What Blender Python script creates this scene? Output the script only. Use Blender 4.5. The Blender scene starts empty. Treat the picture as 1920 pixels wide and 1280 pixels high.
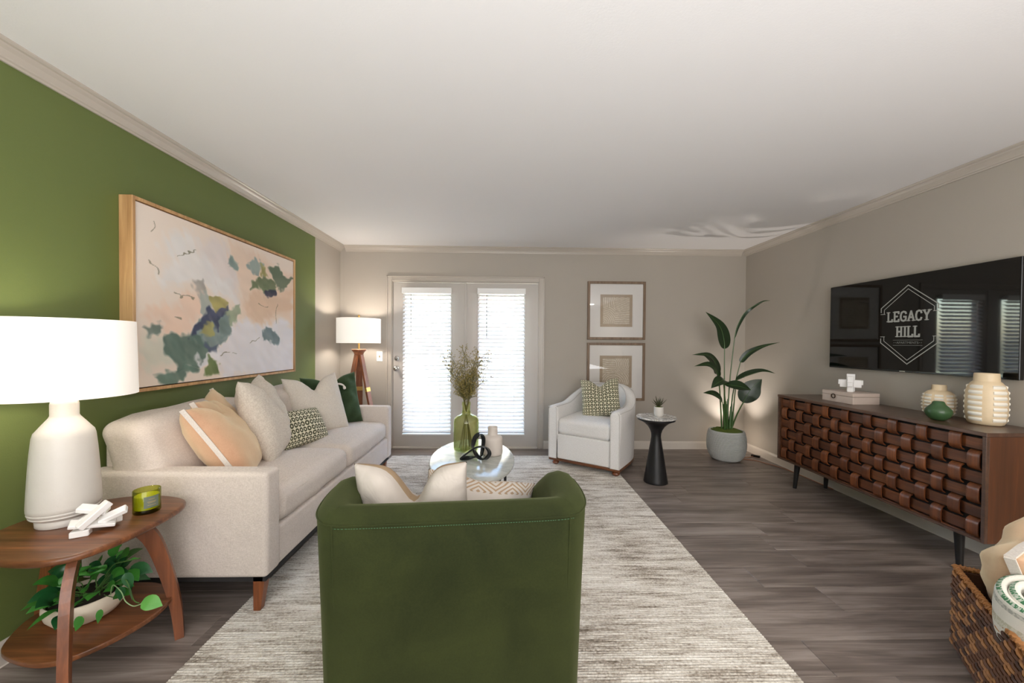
import bpy, bmesh, math, random
import numpy as np
from mathutils import Vector, Matrix, Euler
random.seed(7)
PI = math.pi
C = bpy.context.scene.collection
SC = bpy.context.scene

# ---------------------------------------------------------------- camera
F_PX, YAW, PITCH, ROLL, CY, EYE = 710.5046, 0.0208, -0.013, 0.0071, 653.03, 1.2825
fw = Vector((math.sin(YAW)*math.cos(PITCH), math.cos(YAW)*math.cos(PITCH), math.sin(PITCH)))
r0 = Vector((math.cos(YAW), -math.sin(YAW), 0.0))
u0 = r0.cross(fw)
rr = r0*math.cos(ROLL) + u0*math.sin(ROLL)
uu = -r0*math.sin(ROLL) + u0*math.cos(ROLL)
cd = bpy.data.cameras.new('camera')
cam = bpy.data.objects.new('camera', cd)
C.objects.link(cam)
cam.matrix_world = Matrix(((rr.x, uu.x, -fw.x, 0), (rr.y, uu.y, -fw.y, 0), (rr.z, uu.z, -fw.z, EYE), (0, 0, 0, 1)))
cd.sensor_width = 36.0
cd.sensor_fit = 'HORIZONTAL'
cd.lens = F_PX/1920*36.0
cd.shift_y = (CY-640)/1920
cd.clip_start = 0.05
SC.camera = cam

# ---------------------------------------------------------------- view, world, sun, large lights
SC.view_settings.view_transform = 'Standard'
SC.view_settings.look = 'None'
SC.view_settings.gamma = 1.0
SC.view_settings.use_curve_mapping = False
SC.view_settings.exposure = 0.0
SC.cycles.use_denoising = True
SC.cycles.max_bounces = 10
SC.cycles.diffuse_bounces = 5
SC.cycles.glossy_bounces = 4
SC.cycles.transmission_bounces = 8
SC.cycles.transparent_max_bounces = 16
SC.cycles.sample_clamp_indirect = 6.0
SC.cycles.caustics_reflective = False
SC.cycles.caustics_refractive = False

world = bpy.data.worlds.new('World')
SC.world = world
world.use_nodes = True
wn = world.node_tree
wn.nodes.clear()
wo = wn.nodes.new('ShaderNodeOutputWorld')
wb = wn.nodes.new('ShaderNodeBackground')
sky = wn.nodes.new('ShaderNodeTexSky')
sky.sky_type = 'NISHITA'
sky.sun_disc = False
sky.sun_elevation = math.radians(38)
sky.sun_rotation = math.radians(160)
sky.air_density = 1.2
sky.dust_density = 2.0
wn.links.new(sky.outputs[0], wb.inputs[0])
wb.inputs[1].default_value = 3.2
wn.links.new(wb.outputs[0], wo.inputs[0])

def light(name, kind, loc, energy, color, **kw):
    d = bpy.data.lights.new(name, kind)
    d.energy = energy
    d.color = color
    tgt = kw.pop('target', None)
    for k, v in kw.items():
        setattr(d, k, v)
    o = bpy.data.objects.new(name, d)
    C.objects.link(o)
    o.location = loc
    if tgt is not None:
        o.rotation_euler = (Vector(tgt)-Vector(loc)).to_track_quat('-Z', 'Y').to_euler()
    return o

light('sun', 'SUN', (0, -5, 12), 26.0, (1.0, 0.96, 0.9), angle=0.01, target=(2.5, 4, 0))
# fill added behind the camera with no window there; flash bounce; kitchen ceiling fixture
light('rear_fill', 'AREA', (0.3, -2.7, 1.55), 88, (0.98, 0.985, 1.0), shape='RECTANGLE', size=3.4, size_y=1.7, target=(0.0, 3.0, 1.3))
light('flash_bounce', 'AREA', (0.75, -1.35, 0.7), 182, (0.98, 0.985, 1.0), shape='RECTANGLE', size=3.6, size_y=2.2, target=(0.78, -1.25, 2.44))

light('kitchen_fixture', 'AREA', (2.3, -1.3, 2.38), 38, (1.0, 0.93, 0.80), shape='DISK', size=0.35, target=(2.3, -1.3, 0))

# ---------------------------------------------------------------- materials
def lin(c):
    c = c/255.0
    return c/12.92 if c <= 0.04045 else ((c+0.055)/1.055)**2.4
def rgb(r, g, b):
    return (lin(r), lin(g), lin(b), 1.0)

class NT:
    def __init__(s, name):
        s.m = bpy.data.materials.new(name)
        s.m.use_nodes = True
        s.t = s.m.node_tree
        s.b = s.t.nodes['Principled BSDF']
        s.out = s.t.nodes['Material Output']
    def n(s, kind, **kw):
        nd = s.t.nodes.new('ShaderNode'+kind)
        for k, v in kw.items():
            if k in nd.inputs.keys() if isinstance(k, str) else False:
                nd.inputs[k].default_value = v
            else:
                setattr(nd, k, v)
        return nd
    def l(s, a, b):
        s.t.links.new(a, b)
    def math(s, op, a, b=None):
        nd = s.t.nodes.new('ShaderNodeMath')
        nd.operation = op
        for i, v in enumerate((a, b)):
            if v is None:
                continue
            if isinstance(v, (int, float)):
                nd.inputs[i].default_value = v
            else:
                s.l(v, nd.inputs[i])
        return nd.outputs[0]
    def mix(s, fac, a, b, blend='MIX'):
        nd = s.t.nodes.new('ShaderNodeMix')
        nd.data_type = 'RGBA'
        nd.blend_type = blend
        nd.clamp_factor = True
        for i, v in ((0, fac), (6, a), (7, b)):
            if isinstance(v, (int, float, tuple)):
                nd.inputs[i].default_value = v
            else:
                s.l(v, nd.inputs[i])
        return nd.outputs[2]
    def ramp(s, fac, stops):
        nd = s.t.nodes.new('ShaderNodeValToRGB')
        e = nd.color_ramp.elements
        e[0].position, e[0].color = stops[0]
        e[1].position, e[1].color = stops[-1]
        for p, c in stops[1:-1]:
            x = e.new(p)
            x.color = c
        s.l(fac, nd.inputs[0])
        return nd.outputs[0]
    def coords(s, which='Object', scale=(1, 1, 1), rot=(0, 0, 0), rnd=False):
        tc = s.t.nodes.new('ShaderNodeTexCoord')
        mp = s.t.nodes.new('ShaderNodeMapping')
        mp.inputs['Scale'].default_value = scale
        mp.inputs['Rotation'].default_value = rot
        s.l(tc.outputs[which], mp.inputs[0])
        if rnd:
            oi = s.t.nodes.new('ShaderNodeObjectInfo')
            cx = s.t.nodes.new('ShaderNodeCombineXYZ')
            m = s.math('MULTIPLY', oi.outputs['Random'], 37.0)
            for i in range(3):
                s.l(m, cx.inputs[i])
            s.l(cx.outputs[0], mp.inputs['Location'])
        return mp.outputs[0]
    def noise(s, vec, scale, detail=3.0, rough=0.55, dist=0.0):
        nd = s.t.nodes.new('ShaderNodeTexNoise')
        nd.inputs['Scale'].default_value = scale
        nd.inputs['Detail'].default_value = detail
        nd.inputs['Roughness'].default_value = rough
        nd.inputs['Distortion'].default_value = dist
        s.l(vec, nd.inputs['Vector'])
        return nd.outputs[0]
    def bump(s, h, strength=0.2, dist=0.01, prev=None):
        nd = s.t.nodes.new('ShaderNodeBump')
        nd.inputs['Strength'].default_value = strength
        nd.inputs['Distance'].default_value = dist
        s.l(h, nd.inputs['Height'])
        if prev is not None:
            s.l(prev, nd.inputs['Normal'])
        s.l(nd.outputs[0], s.b.inputs['Normal'])
        return nd.outputs[0]
    def col(s, v):
        if isinstance(v, tuple):
            s.b.inputs['Base Color'].default_value = v
        else:
            s.l(v, s.b.inputs['Base Color'])
    def set(s, **kw):
        for k, v in kw.items():
            s.b.inputs[k.replace('_', ' ')].default_value = v
        return s

def m_plain(name, c, rough=0.6, metal=0.0, var=0.06, vscale=6.0, bump=0.0, bscale=60.0, spec=0.5, coat=0.0):
    t = NT(name)
    v = t.coords()
    nz = t.noise(v, vscale)
    dark = tuple(x*(1-var) for x in c[:3])+(1,)
    lite = tuple(min(1, x*(1+var)) for x in c[:3])+(1,)
    t.col(t.mix(nz, dark, lite))
    t.set(Roughness=rough, Metallic=metal)
    t.b.inputs['Specular IOR Level'].default_value = spec
    t.b.inputs['Coat Weight'].default_value = coat
    if bump:
        t.bump(t.noise(v, bscale, 4), bump, 0.004)
    return t.m

def m_fabric(name, c, c2, weave=420.0, rough=0.95, strength=0.35, sheen=0.2, blot=0.08, crumple=0.0):
    """woven cloth: two crossed thread waves with slub noise"""
    t = NT(name)
    v = t.coords()
    n1 = t.noise(t.coords(scale=(1, 1, 9)), weave*0.22, 2)
    n2 = t.noise(t.coords(scale=(9, 9, 1)), weave*0.22, 2)
    th = t.math('MULTIPLY', t.math('ADD', n1, n2), 0.5)
    f = t.ramp(th, [(0.4, (0, 0, 0, 1)), (0.6, (1, 1, 1, 1))])
    base = t.mix(f, c2, c)
    bl = t.noise(v, 3.0, 3)
    dark = tuple(x*(1-blot) for x in (1, 1, 1))+(1,)
    t.col(t.mix(1.0, base, t.mix(bl, dark, (1, 1, 1, 1)), 'MULTIPLY'))
    t.set(Roughness=rough)
    t.b.inputs['Sheen Weight'].default_value = sheen
    t.b.inputs['Specular IOR Level'].default_value = 0.2
    nb = t.bump(th, strength, 0.004)
    if crumple:
        t.bump(t.noise(v, 9.0, 3, 0.5, 0.8), crumple, 0.03, nb)
    return t.m

def m_velvet(name, c, c2, sheen=0.6, tint=(1, 1, 1, 1)):
    t = NT(name)
    v = t.coords()
    n1 = t.noise(v, 4.5, 4, 0.6, 0.6)
    n2 = t.noise(v, 160, 2)
    f = t.math('ADD', t.math('MULTIPLY', n1, 0.75), t.math('MULTIPLY', n2, 0.25))
    lw = t.n('LayerWeight')
    lw.inputs['Blend'].default_value = 0.5
    nap = t.math('POWER', lw.outputs['Facing'], 1.15)
    pile = tuple(min(1, x*2.1+0.01) for x in c[:3])+(1,)
    t.col(t.mix(t.math('MULTIPLY', nap, 0.8), t.ramp(f, [(0.32, c2), (0.68, c)]), pile))
    t.set(Roughness=0.85)
    t.b.inputs['Sheen Weight'].default_value = sheen
    t.b.inputs['Sheen Roughness'].default_value = 0.35
    t.b.inputs['Sheen Tint'].default_value = tint
    t.b.inputs['Specular IOR Level'].default_value = 0.15
    t.bump(n2, 0.25, 0.002)
    return t.m

def m_wood(name, c1, c2, c3=None, axis=0, scale=1.0, rough=0.4, rnd=False, coat=0.0, bump=0.08):
    t = NT(name)
    sc = [22.0, 22.0, 22.0]
    sc[axis] = 1.6
    v = t.coords(scale=tuple(x*scale for x in sc), rnd=rnd)
    n1 = t.noise(v, 1.0, 6, 0.6, 0.9)
    v2 = t.coords(scale=tuple((60 if i != axis else 2.0)*scale for i in range(3)), rnd=rnd)
    n2 = t.noise(v2, 2.0, 3)
    f = t.math('ADD', t.math('MULTIPLY', n1, 0.72), t.math('MULTIPLY', n2, 0.28))
    st = [(0.33, c1), (0.66, c2)] if c3 is None else [(0.30, c1), (0.5, c3), (0.68, c2)]
    col = t.ramp(f, st)
    if rnd:
        oi = t.t.nodes.new('ShaderNodeObjectInfo')
        k = t.math('ADD', t.math('MULTIPLY', oi.outputs['Random'], 0.3), 0.85)
        cx = t.t.nodes.new('ShaderNodeCombineXYZ')
        for i in range(3):
            t.l(k, cx.inputs[i])
        col = t.mix(1.0, col, cx.outputs[0], 'MULTIPLY')
    t.col(col)
    t.set(Roughness=rough)
    t.b.inputs['Coat Weight'].default_value = coat
    t.b.inputs['Coat Roughness'].default_value = 0.2
    t.bump(n2, bump, 0.002)
    return t.m

M = {}
M['wall'] = m_plain('wall_paint', rgb(174, 166, 155), 0.62, var=0.02, bump=0.12, bscale=190)
M['trim'] = m_plain('trim_paint', rgb(184, 175, 164), 0.33, var=0.015)
M['door'] = m_plain('door_paint', rgb(186, 179, 171), 0.38, var=0.015)
M['base_white'] = m_plain('baseboard_paint', rgb(208, 200, 190), 0.35, var=0.02)
M['green_wall'] = m_plain('green_wall_paint', rgb(97, 110, 58), 0.55, var=0.03, bump=0.12, bscale=190)
M['ceiling'] = m_plain('ceiling_paint', rgb(232, 230, 229), 0.9, var=0.012, vscale=1.5, bump=0.1, bscale=120)

def m_floor():
    t = NT('grey_brown_laminate')
    v = t.coords(scale=(1.1, 13, 13), rnd=True)
    n1 = t.noise(v, 1.3, 6, 0.62, 0.7)
    n2 = t.noise(t.coords(scale=(3, 120, 120), rnd=True), 1.0, 4)
    n3 = t.noise(t.coords(scale=(0.7, 3.2, 3), rnd=True), 1.6, 3, 0.5, 1.0)
    f = t.math('ADD', t.math('MULTIPLY', n1, 0.5), t.math('ADD', t.math('MULTIPLY', n2, 0.2), t.math('MULTIPLY', n3, 0.3)))
    col = t.ramp(f, [(0.36, rgb(84, 74, 69)), (0.47, rgb(116, 105, 98)), (0.55, rgb(140, 128, 121)), (0.66, rgb(164, 153, 146))])
    t.col(col)
    t.set(Roughness=0.36)
    t.b.inputs['Specular IOR Level'].default_value = 0.42
    t.bump(n2, 0.12, 0.002)
    return t.m
M['floor'] = m_floor()

def m_rug():
    t = NT('hand_woven_rug')
    v = t.coords()
    n1 = t.noise(t.coords(scale=(1.2, 9, 1)), 2.2, 5, 0.62, 0.4)
    n2 = t.noise(t.coords(scale=(5.0, 60, 1)), 1.5, 4, 0.7)
    n3 = t.noise(t.coords(scale=(60, 90, 1)), 1.3, 2)
    n4 = t.noise(t.coords(scale=(0.9, 1.1, 1)), 1.5, 3)
    f = t.math('ADD', t.math('ADD', t.math('MULTIPLY', n1, 0.28), t.math('MULTIPLY', n2, 0.34)), t.math('ADD', t.math('MULTIPLY', n3, 0.18), t.math('MULTIPLY', n4, 0.20)))
    t.col(t.ramp(f, [(0.38, rgb(100, 91, 80)), (0.44, rgb(160, 150, 138)), (0.5, rgb(206, 199, 189)), (0.58, rgb(234, 230, 223))]))
    t.set(Roughness=1.0)
    t.b.inputs['Specular IOR Level'].default_value = 0.1
    vo = t.t.nodes.new('ShaderNodeTexVoronoi')
    vo.inputs['Scale'].default_value = 1.0
    t.l(t.coords(scale=(150, 80, 1)), vo.inputs['Vector'])
    t.bump(vo.outputs['Distance'], 0.7, 0.004)
    return t.m
M['rug'] = m_rug()

M['sofa'] = m_fabric('oatmeal_linen', rgb(230, 219, 210), rgb(204, 192, 182), 500, sheen=0.15, crumple=0.12)
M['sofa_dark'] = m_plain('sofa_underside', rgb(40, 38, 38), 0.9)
M['tan_velvet'] = m_velvet('peach_velvet', rgb(208, 168, 138), rgb(190, 148, 118), 0.2)
M['cream_band'] = m_fabric('cream_tape', rgb(236, 228, 220), rgb(214, 205, 196), 600, strength=0.2)
M['ivory_linen'] = m_fabric('ivory_linen', rgb(228, 220, 208), rgb(203, 193, 180), 420, sheen=0.1, crumple=0.3)
M['boucle'] = m_fabric('ivory_slub', rgb(228, 219, 206), rgb(198, 186, 172), 260, strength=0.6, crumple=0.2)
M['cream_cotton'] = m_fabric('cream_cotton', rgb(210, 200, 190), rgb(200, 189, 178), 700, strength=0.12, crumple=0.4)
M['tan_cotton'] = m_fabric('tan_cotton', rgb(196, 170, 142), rgb(178, 150, 122), 500, strength=0.3, crumple=0.1)
M['dark_green'] = m_velvet('bottle_green_cloth', rgb(56, 74, 48), rgb(34, 46, 30), 0.1)
M['green_velvet'] = m_velvet('olive_velvet', rgb(50, 56, 27), rgb(33, 38, 18), 0.1, (0.7, 0.75, 0.4, 1))
M['stitch'] = m_plain('green_thread', rgb(62, 98, 66), 0.8)
M['chair_white'] = m_fabric('light_grey_weave', rgb(247, 245, 243), rgb(224, 221, 218), 420, strength=0.4, crumple=0.08)
M['piping'] = m_fabric('light_grey_piping', rgb(226, 222, 217), rgb(198, 194, 190), 500, strength=0.2)
M['walnut'] = m_wood('walnut_veneer', rgb(70, 40, 23), rgb(150, 93, 56), rgb(108, 66, 40), axis=0, scale=0.8, rough=0.34, coat=0.15)
M['walnut_z'] = m_wood('walnut_leg', rgb(92, 49, 26), rgb(158, 92, 52), rgb(122, 70, 40), axis=2, scale=0.8, rough=0.36, coat=0.15)
M['lamp_wood'] = m_wood('lamp_wood', rgb(108, 62, 38), rgb(166, 104, 68), rgb(134, 80, 50), axis=2, rough=0.4)
M['oak'] = m_wood('gilded_oak', rgb(150, 110, 70), rgb(206, 168, 120), rgb(182, 142, 96), axis=2, scale=0.9, rough=0.5)
M['frame_wood'] = m_wood('taupe_frame', rgb(104, 82, 62), rgb(150, 128, 106), rgb(128, 106, 86), axis=2, rough=0.5)
M['side_panel'] = m_wood('mango_wood', rgb(66, 37, 20), rgb(118, 68, 36), rgb(90, 52, 28), axis=2, scale=0.5, rough=0.42, coat=0.1)
M['side_top'] = m_wood('mango_top', rgb(62, 42, 32), rgb(104, 74, 56), rgb(82, 57, 43), axis=1, scale=0.5, rough=0.36, coat=0.25)
M['weave'] = m_wood('mango_strap', rgb(68, 34, 17), rgb(142, 82, 42), rgb(104, 57, 29), axis=2, scale=0.8, rough=0.4, rnd=True, coat=0.12)
M['weave_h'] = m_wood('mango_strap_flat', rgb(60, 32, 17), rgb(124, 72, 38), rgb(92, 51, 28), axis=1, scale=0.8, rough=0.45, rnd=True, coat=0.05)
M['black_wood'] = m_plain('black_leg', rgb(26, 24, 24), 0.45)
M['black_void'] = m_plain('black_backing', rgb(14, 12, 12), 0.8)
M['black_metal'] = m_plain('black_metal', rgb(24, 24, 26), 0.42, var=0.1)
M['black_gloss'] = m_plain('black_glaze', rgb(22, 26, 30), 0.28)
M['chrome'] = m_plain('satin_nickel', rgb(200, 198, 194), 0.2, 1.0, var=0.02)
M['brass'] = m_plain('brass', rgb(196, 160, 92), 0.3, 1.0, var=0.05)
M['white_plastic'] = m_plain('white_plastic', rgb(236, 235, 233), 0.35, var=0.01)
M['white_matte'] = m_plain('white_resin', rgb(242, 240, 238), 0.5, var=0.01)
M['ceramic'] = m_plain('white_stoneware', rgb(212, 207, 200), 0.42, var=0.03, vscale=30, bump=0.12, bscale=60)
M['cream_ceramic'] = m_plain('cream_stoneware', rgb(226, 214, 196), 0.5, var=0.05, vscale=14, bump=0.2, bscale=40)
M['blush_ceramic'] = m_plain('blush_stoneware', rgb(216, 206, 198), 0.55, var=0.03, bump=0.1)
M['green_ceramic'] = m_plain('mossy_glaze', rgb(58, 88, 54), 0.3, var=0.25, vscale=16, bump=0.2, bscale=50)
M['box'] = m_plain('shagreen_box', rgb(208, 190, 178), 0.45, var=0.05, vscale=25, bump=0.2, bscale=160)
M['bronze'] = m_plain('dark_bronze', rgb(70, 52, 42), 0.35, 0.8)
M['soil'] = m_plain('soil', rgb(46, 36, 28), 0.95, var=0.3, bump=0.6, bscale=60)
M['moss'] = m_plain('moss', rgb(88, 104, 36), 0.95, var=0.5, vscale=60, bump=1.0, bscale=120)
M['wax'] = m_plain('candle_wax', rgb(214, 212, 70), 0.5)
M['screen'] = m_plain('glossy_screen', rgb(8, 9, 9), 0.03, var=0.0, spec=0.5)
M['bezel'] = m_plain('black_bezel', rgb(14, 14, 15), 0.25)
M['cord'] = m_plain('copper_cord', rgb(168, 104, 72), 0.45)
M['white_paint2'] = m_plain('mat_board', rgb(232, 228, 224), 0.6, var=0.01)
M['brown_pot'] = m_plain('grey_cement', rgb(192, 194, 192), 0.85, var=0.08, vscale=40, bump=0.5, bscale=120)

def m_marble(name, base, vein, sc=4.0, rough=0.12):
    t = NT(name)
    v = t.coords()
    n = t.noise(v, sc, 8, 0.62, 1.8)
    f = t.math('ABSOLUTE', t.math('SUBTRACT', n, 0.5))
    t.col(t.ramp(f, [(0.0, vein), (0.03, tuple((a+b)/2 for a, b in zip(base, vein))), (0.12, base)]))
    t.set(Roughness=rough)
    return t.m
M['marble'] = m_marble('white_marble', rgb(204, 206, 201), rgb(180, 184, 180), 2.5, 0.13)
M['marble'].node_tree.nodes['Principled BSDF'].inputs['Specular IOR Level'].default_value = 0.22
M['marble2'] = m_marble('veined_marble', rgb(232, 230, 226), rgb(140, 138, 134), 9)

def m_leaf(name, c, c2, scale=9.0):
    t = NT(name)
    v = t.coords(rnd=True)
    t.col(t.mix(t.noise(v, scale, 3), c, c2))
    t.set(Roughness=0.32)
    t.b.inputs['Specular IOR Level'].default_value = 0.5
    t.b.inputs['Subsurface Weight'].default_value = 0.0
    t.bump(t.noise(v, 40, 2), 0.12, 0.003)
    return t.m
M['leaf_dark'] = m_leaf('dark_leaf', rgb(22, 42, 22), rgb(38, 62, 30))
M['leaf_mid'] = m_leaf('pothos_leaf', rgb(36, 104, 40), rgb(78, 146, 56), 30)
M['leaf_deep'] = m_leaf('pothos_leaf_deep', rgb(16, 62, 34), rgb(40, 98, 48), 30)
M['leaf_light'] = m_leaf('young_leaf', rgb(84, 150, 66), rgb(108, 170, 84), 30)
M['stem'] = m_leaf('green_stem', rgb(58, 92, 44), rgb(80, 116, 56))
M['stem_pale'] = m_leaf('pale_vine', rgb(150, 176, 130), rgb(120, 150, 100))
M['dry_stem'] = m_leaf('dry_stem', rgb(84, 78, 36), rgb(110, 104, 52))
M['blossom'] = m_leaf('dry_blossom', rgb(112, 98, 44), rgb(182, 164, 100), 60)
M['succulent'] = m_leaf('succulent_leaf', rgb(62, 52, 46), rgb(92, 96, 62), 30)

def m_glass(name, tint, rough=0.02, refl=1.0, deep=None):
    t = NT(name)
    t.t.nodes.remove(t.b)
    tr = t.n('BsdfTransparent')
    tr.inputs[0].default_value = tint
    gl = t.n('BsdfGlossy')
    gl.inputs['Roughness'].default_value = rough
    lw = t.n('LayerWeight')
    lw.inputs['Blend'].default_value = 0.5
    if deep is not None:
        c = t.mix(lw.outputs['Facing'], tint, deep)
        t.l(c, tr.inputs[0])
    mx = t.n('MixShader')
    f = t.math('MULTIPLY', t.math('ADD', t.math('MULTIPLY', t.math('POWER', lw.outputs['Facing'], 4.0), 0.45), 0.035), refl)
    t.l(f, mx.inputs[0])
    t.l(tr.outputs[0], mx.inputs[1])
    t.l(gl.outputs[0], mx.inputs[2])
    t.l(mx.outputs[0], t.out.inputs[0])
    return t.m
M['pane'] = m_glass('clear_pane', (0.96, 0.97, 0.97, 1))
M['green_glass'] = m_glass('green_glass', (0.95, 0.96, 0.80, 1), deep=(0.80, 0.85, 0.58, 1))
M['candle_glass'] = m_glass('olive_glass', (0.84, 0.86, 0.42, 1), deep=(0.58, 0.62, 0.22, 1))
M['picture_glass'] = m_glass('picture_glass', (0.985, 0.985, 0.985, 1), rough=0.01)

def m_shade(name, strength):
    t = NT(name)
    t.col(rgb(250, 244, 236))
    t.set(Roughness=0.9)
    t.b.inputs['Emission Color'].default_value = (1.0, 0.93, 0.85, 1)
    nz = t.noise(t.coords(scale=(1, 1, 14)), 20, 2)
    t.l(t.math('MULTIPLY', t.math('ADD', t.math('MULTIPLY', nz, 0.08), 0.96), strength), t.b.inputs['Emission Strength'])
    return t.m
M['shade'] = m_shade('lit_lampshade', 0.3)
M['shade2'] = m_shade('lit_floor_lampshade', 0.5)

def m_slat():
    t = NT('blind_slat')
    t.col(rgb(244, 244, 243))
    t.set(Roughness=0.4)
    ts = t.n('BsdfTranslucent')
    ts.inputs[0].default_value = (0.93, 0.94, 0.95, 1)
    mx = t.n('MixShader')
    mx.inputs[0].default_value = 0.12
    t.l(t.b.outputs[0], mx.inputs[1])
    t.l(ts.outputs[0], mx.inputs[2])
    t.l(mx.outputs[0], t.out.inputs[0])
    return t.m
M['slat'] = m_slat()

def m_ring():
    """small dark rings on cream, laid out on the cushion's own UVs (in metres)"""
    t = NT('ring_print')
    tc = t.t.nodes.new('ShaderNodeTexCoord')
    sx = t.t.nodes.new('ShaderNodeSeparateXYZ')
    t.l(tc.outputs['UV'], sx.inputs[0])
    out = []
    for i, p in ((0, 0.029), (1, 0.031)):
        a = t.math('FRACT', t.math('DIVIDE', sx.outputs[i], p))
        out.append(t.math('SUBTRACT', a, 0.5))
    r = t.math('SQRT', t.math('ADD', t.math('MULTIPLY', out[0], out[0]), t.math('MULTIPLY', out[1], out[1])))
    d = t.math('ABSOLUTE', t.math('SUBTRACT', r, 0.31))
    ring = t.math('LESS_THAN', d, 0.135)
    t.col(t.mix(ring, rgb(218, 212, 186), rgb(72, 72, 48)))
    t.set(Roughness=0.95)
    t.bump(t.noise(t.coords(), 9, 3, 0.5, 0.8), 0.2, 0.02)
    return t.m
M['ring'] = m_ring()

def m_vcol(name, rough=0.7, bump=0.1):
    t = NT(name)
    a = t.n('VertexColor')
    a.layer_name = 'paint'
    t.col(a.outputs[0])
    t.set(Roughness=rough)
    t.bump(t.noise(t.coords(scale=(1, 1, 3)), 60, 4), bump, 0.003)
    return t.m
M['painting'] = m_vcol('brushed_canvas')
M['print'] = m_vcol('paper_print', 0.7, 0.3)

def m_grid_vase():
    """cream glaze with paler raised panels (bands and columns)"""
    return m_plain('warm_cream_glaze', rgb(222, 200, 166), 0.42, var=0.05, vscale=30, bump=0.15, bscale=60)
M['vase_cream'] = m_grid_vase()
M['vase_white'] = m_plain('white_glaze_panel', rgb(240, 234, 222), 0.35, var=0.02)

def m_basket(k):
    t = NT('seagrass_%d' % k)
    c = [(rgb(70, 40, 24), rgb(124, 78, 46)), (rgb(120, 74, 42), rgb(200, 142, 84)), (rgb(48, 28, 20), rgb(92, 56, 36))][k]
    t.col(t.mix(t.noise(t.coords(), 60, 3), c[0], c[1]))
    t.set(Roughness=0.6)
    t.bump(t.noise(t.coords(scale=(1, 1, 1)), 220, 2), 0.4, 0.002)
    return t.m
M['basket0'], M['basket1'], M['basket2'] = m_basket(0), m_basket(1), m_basket(2)

def m_blanket():
    t = NT('striped_throw')
    tc = t.t.nodes.new('ShaderNodeTexCoord')
    sx = t.t.nodes.new('ShaderNodeSeparateXYZ')
    t.l(tc.outputs['UV'], sx.inputs[0])
    a = t.math('FRACT', t.math('MULTIPLY', sx.outputs[1], 1.0))
    nz = t.noise(t.coords('UV', scale=(90, 14, 1)), 1.0, 2)
    spk = t.math('MULTIPLY', t.math('GREATER_THAN', nz, 0.5), 1.0)
    w, g, gr = rgb(232, 229, 220), rgb(70, 120, 84), rgb(176, 176, 168)
    st = t.ramp(a, [(0.0, w), (0.12, w), (0.13, g), (0.22, g), (0.23, gr), (0.34, gr), (0.35, w), (0.5, w), (0.51, rgb(202, 198, 178)), (0.6, rgb(202, 198, 178)), (0.61, w), (0.78, w), (0.79, gr), (0.86, g), (0.87, w), (1.0, w)])
    for n_ in t.t.nodes:
        if n_.type == 'VALTORGB':
            n_.color_ramp.interpolation = 'CONSTANT'
    t.col(t.mix(t.math('MULTIPLY', spk, 0.55), st, w))
    t.set(Roughness=1.0)
    t.bump(t.noise(t.coords(), 240, 3), 0.6, 0.004)
    return t.m
M['blanket'] = m_blanket()

# ---------------------------------------------------------------- mesh helpers
def rotz(a):
    return Matrix.Rotation(a, 4, 'Z')
def T(x, y, z):
    return Matrix.Translation((x, y, z))

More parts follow.
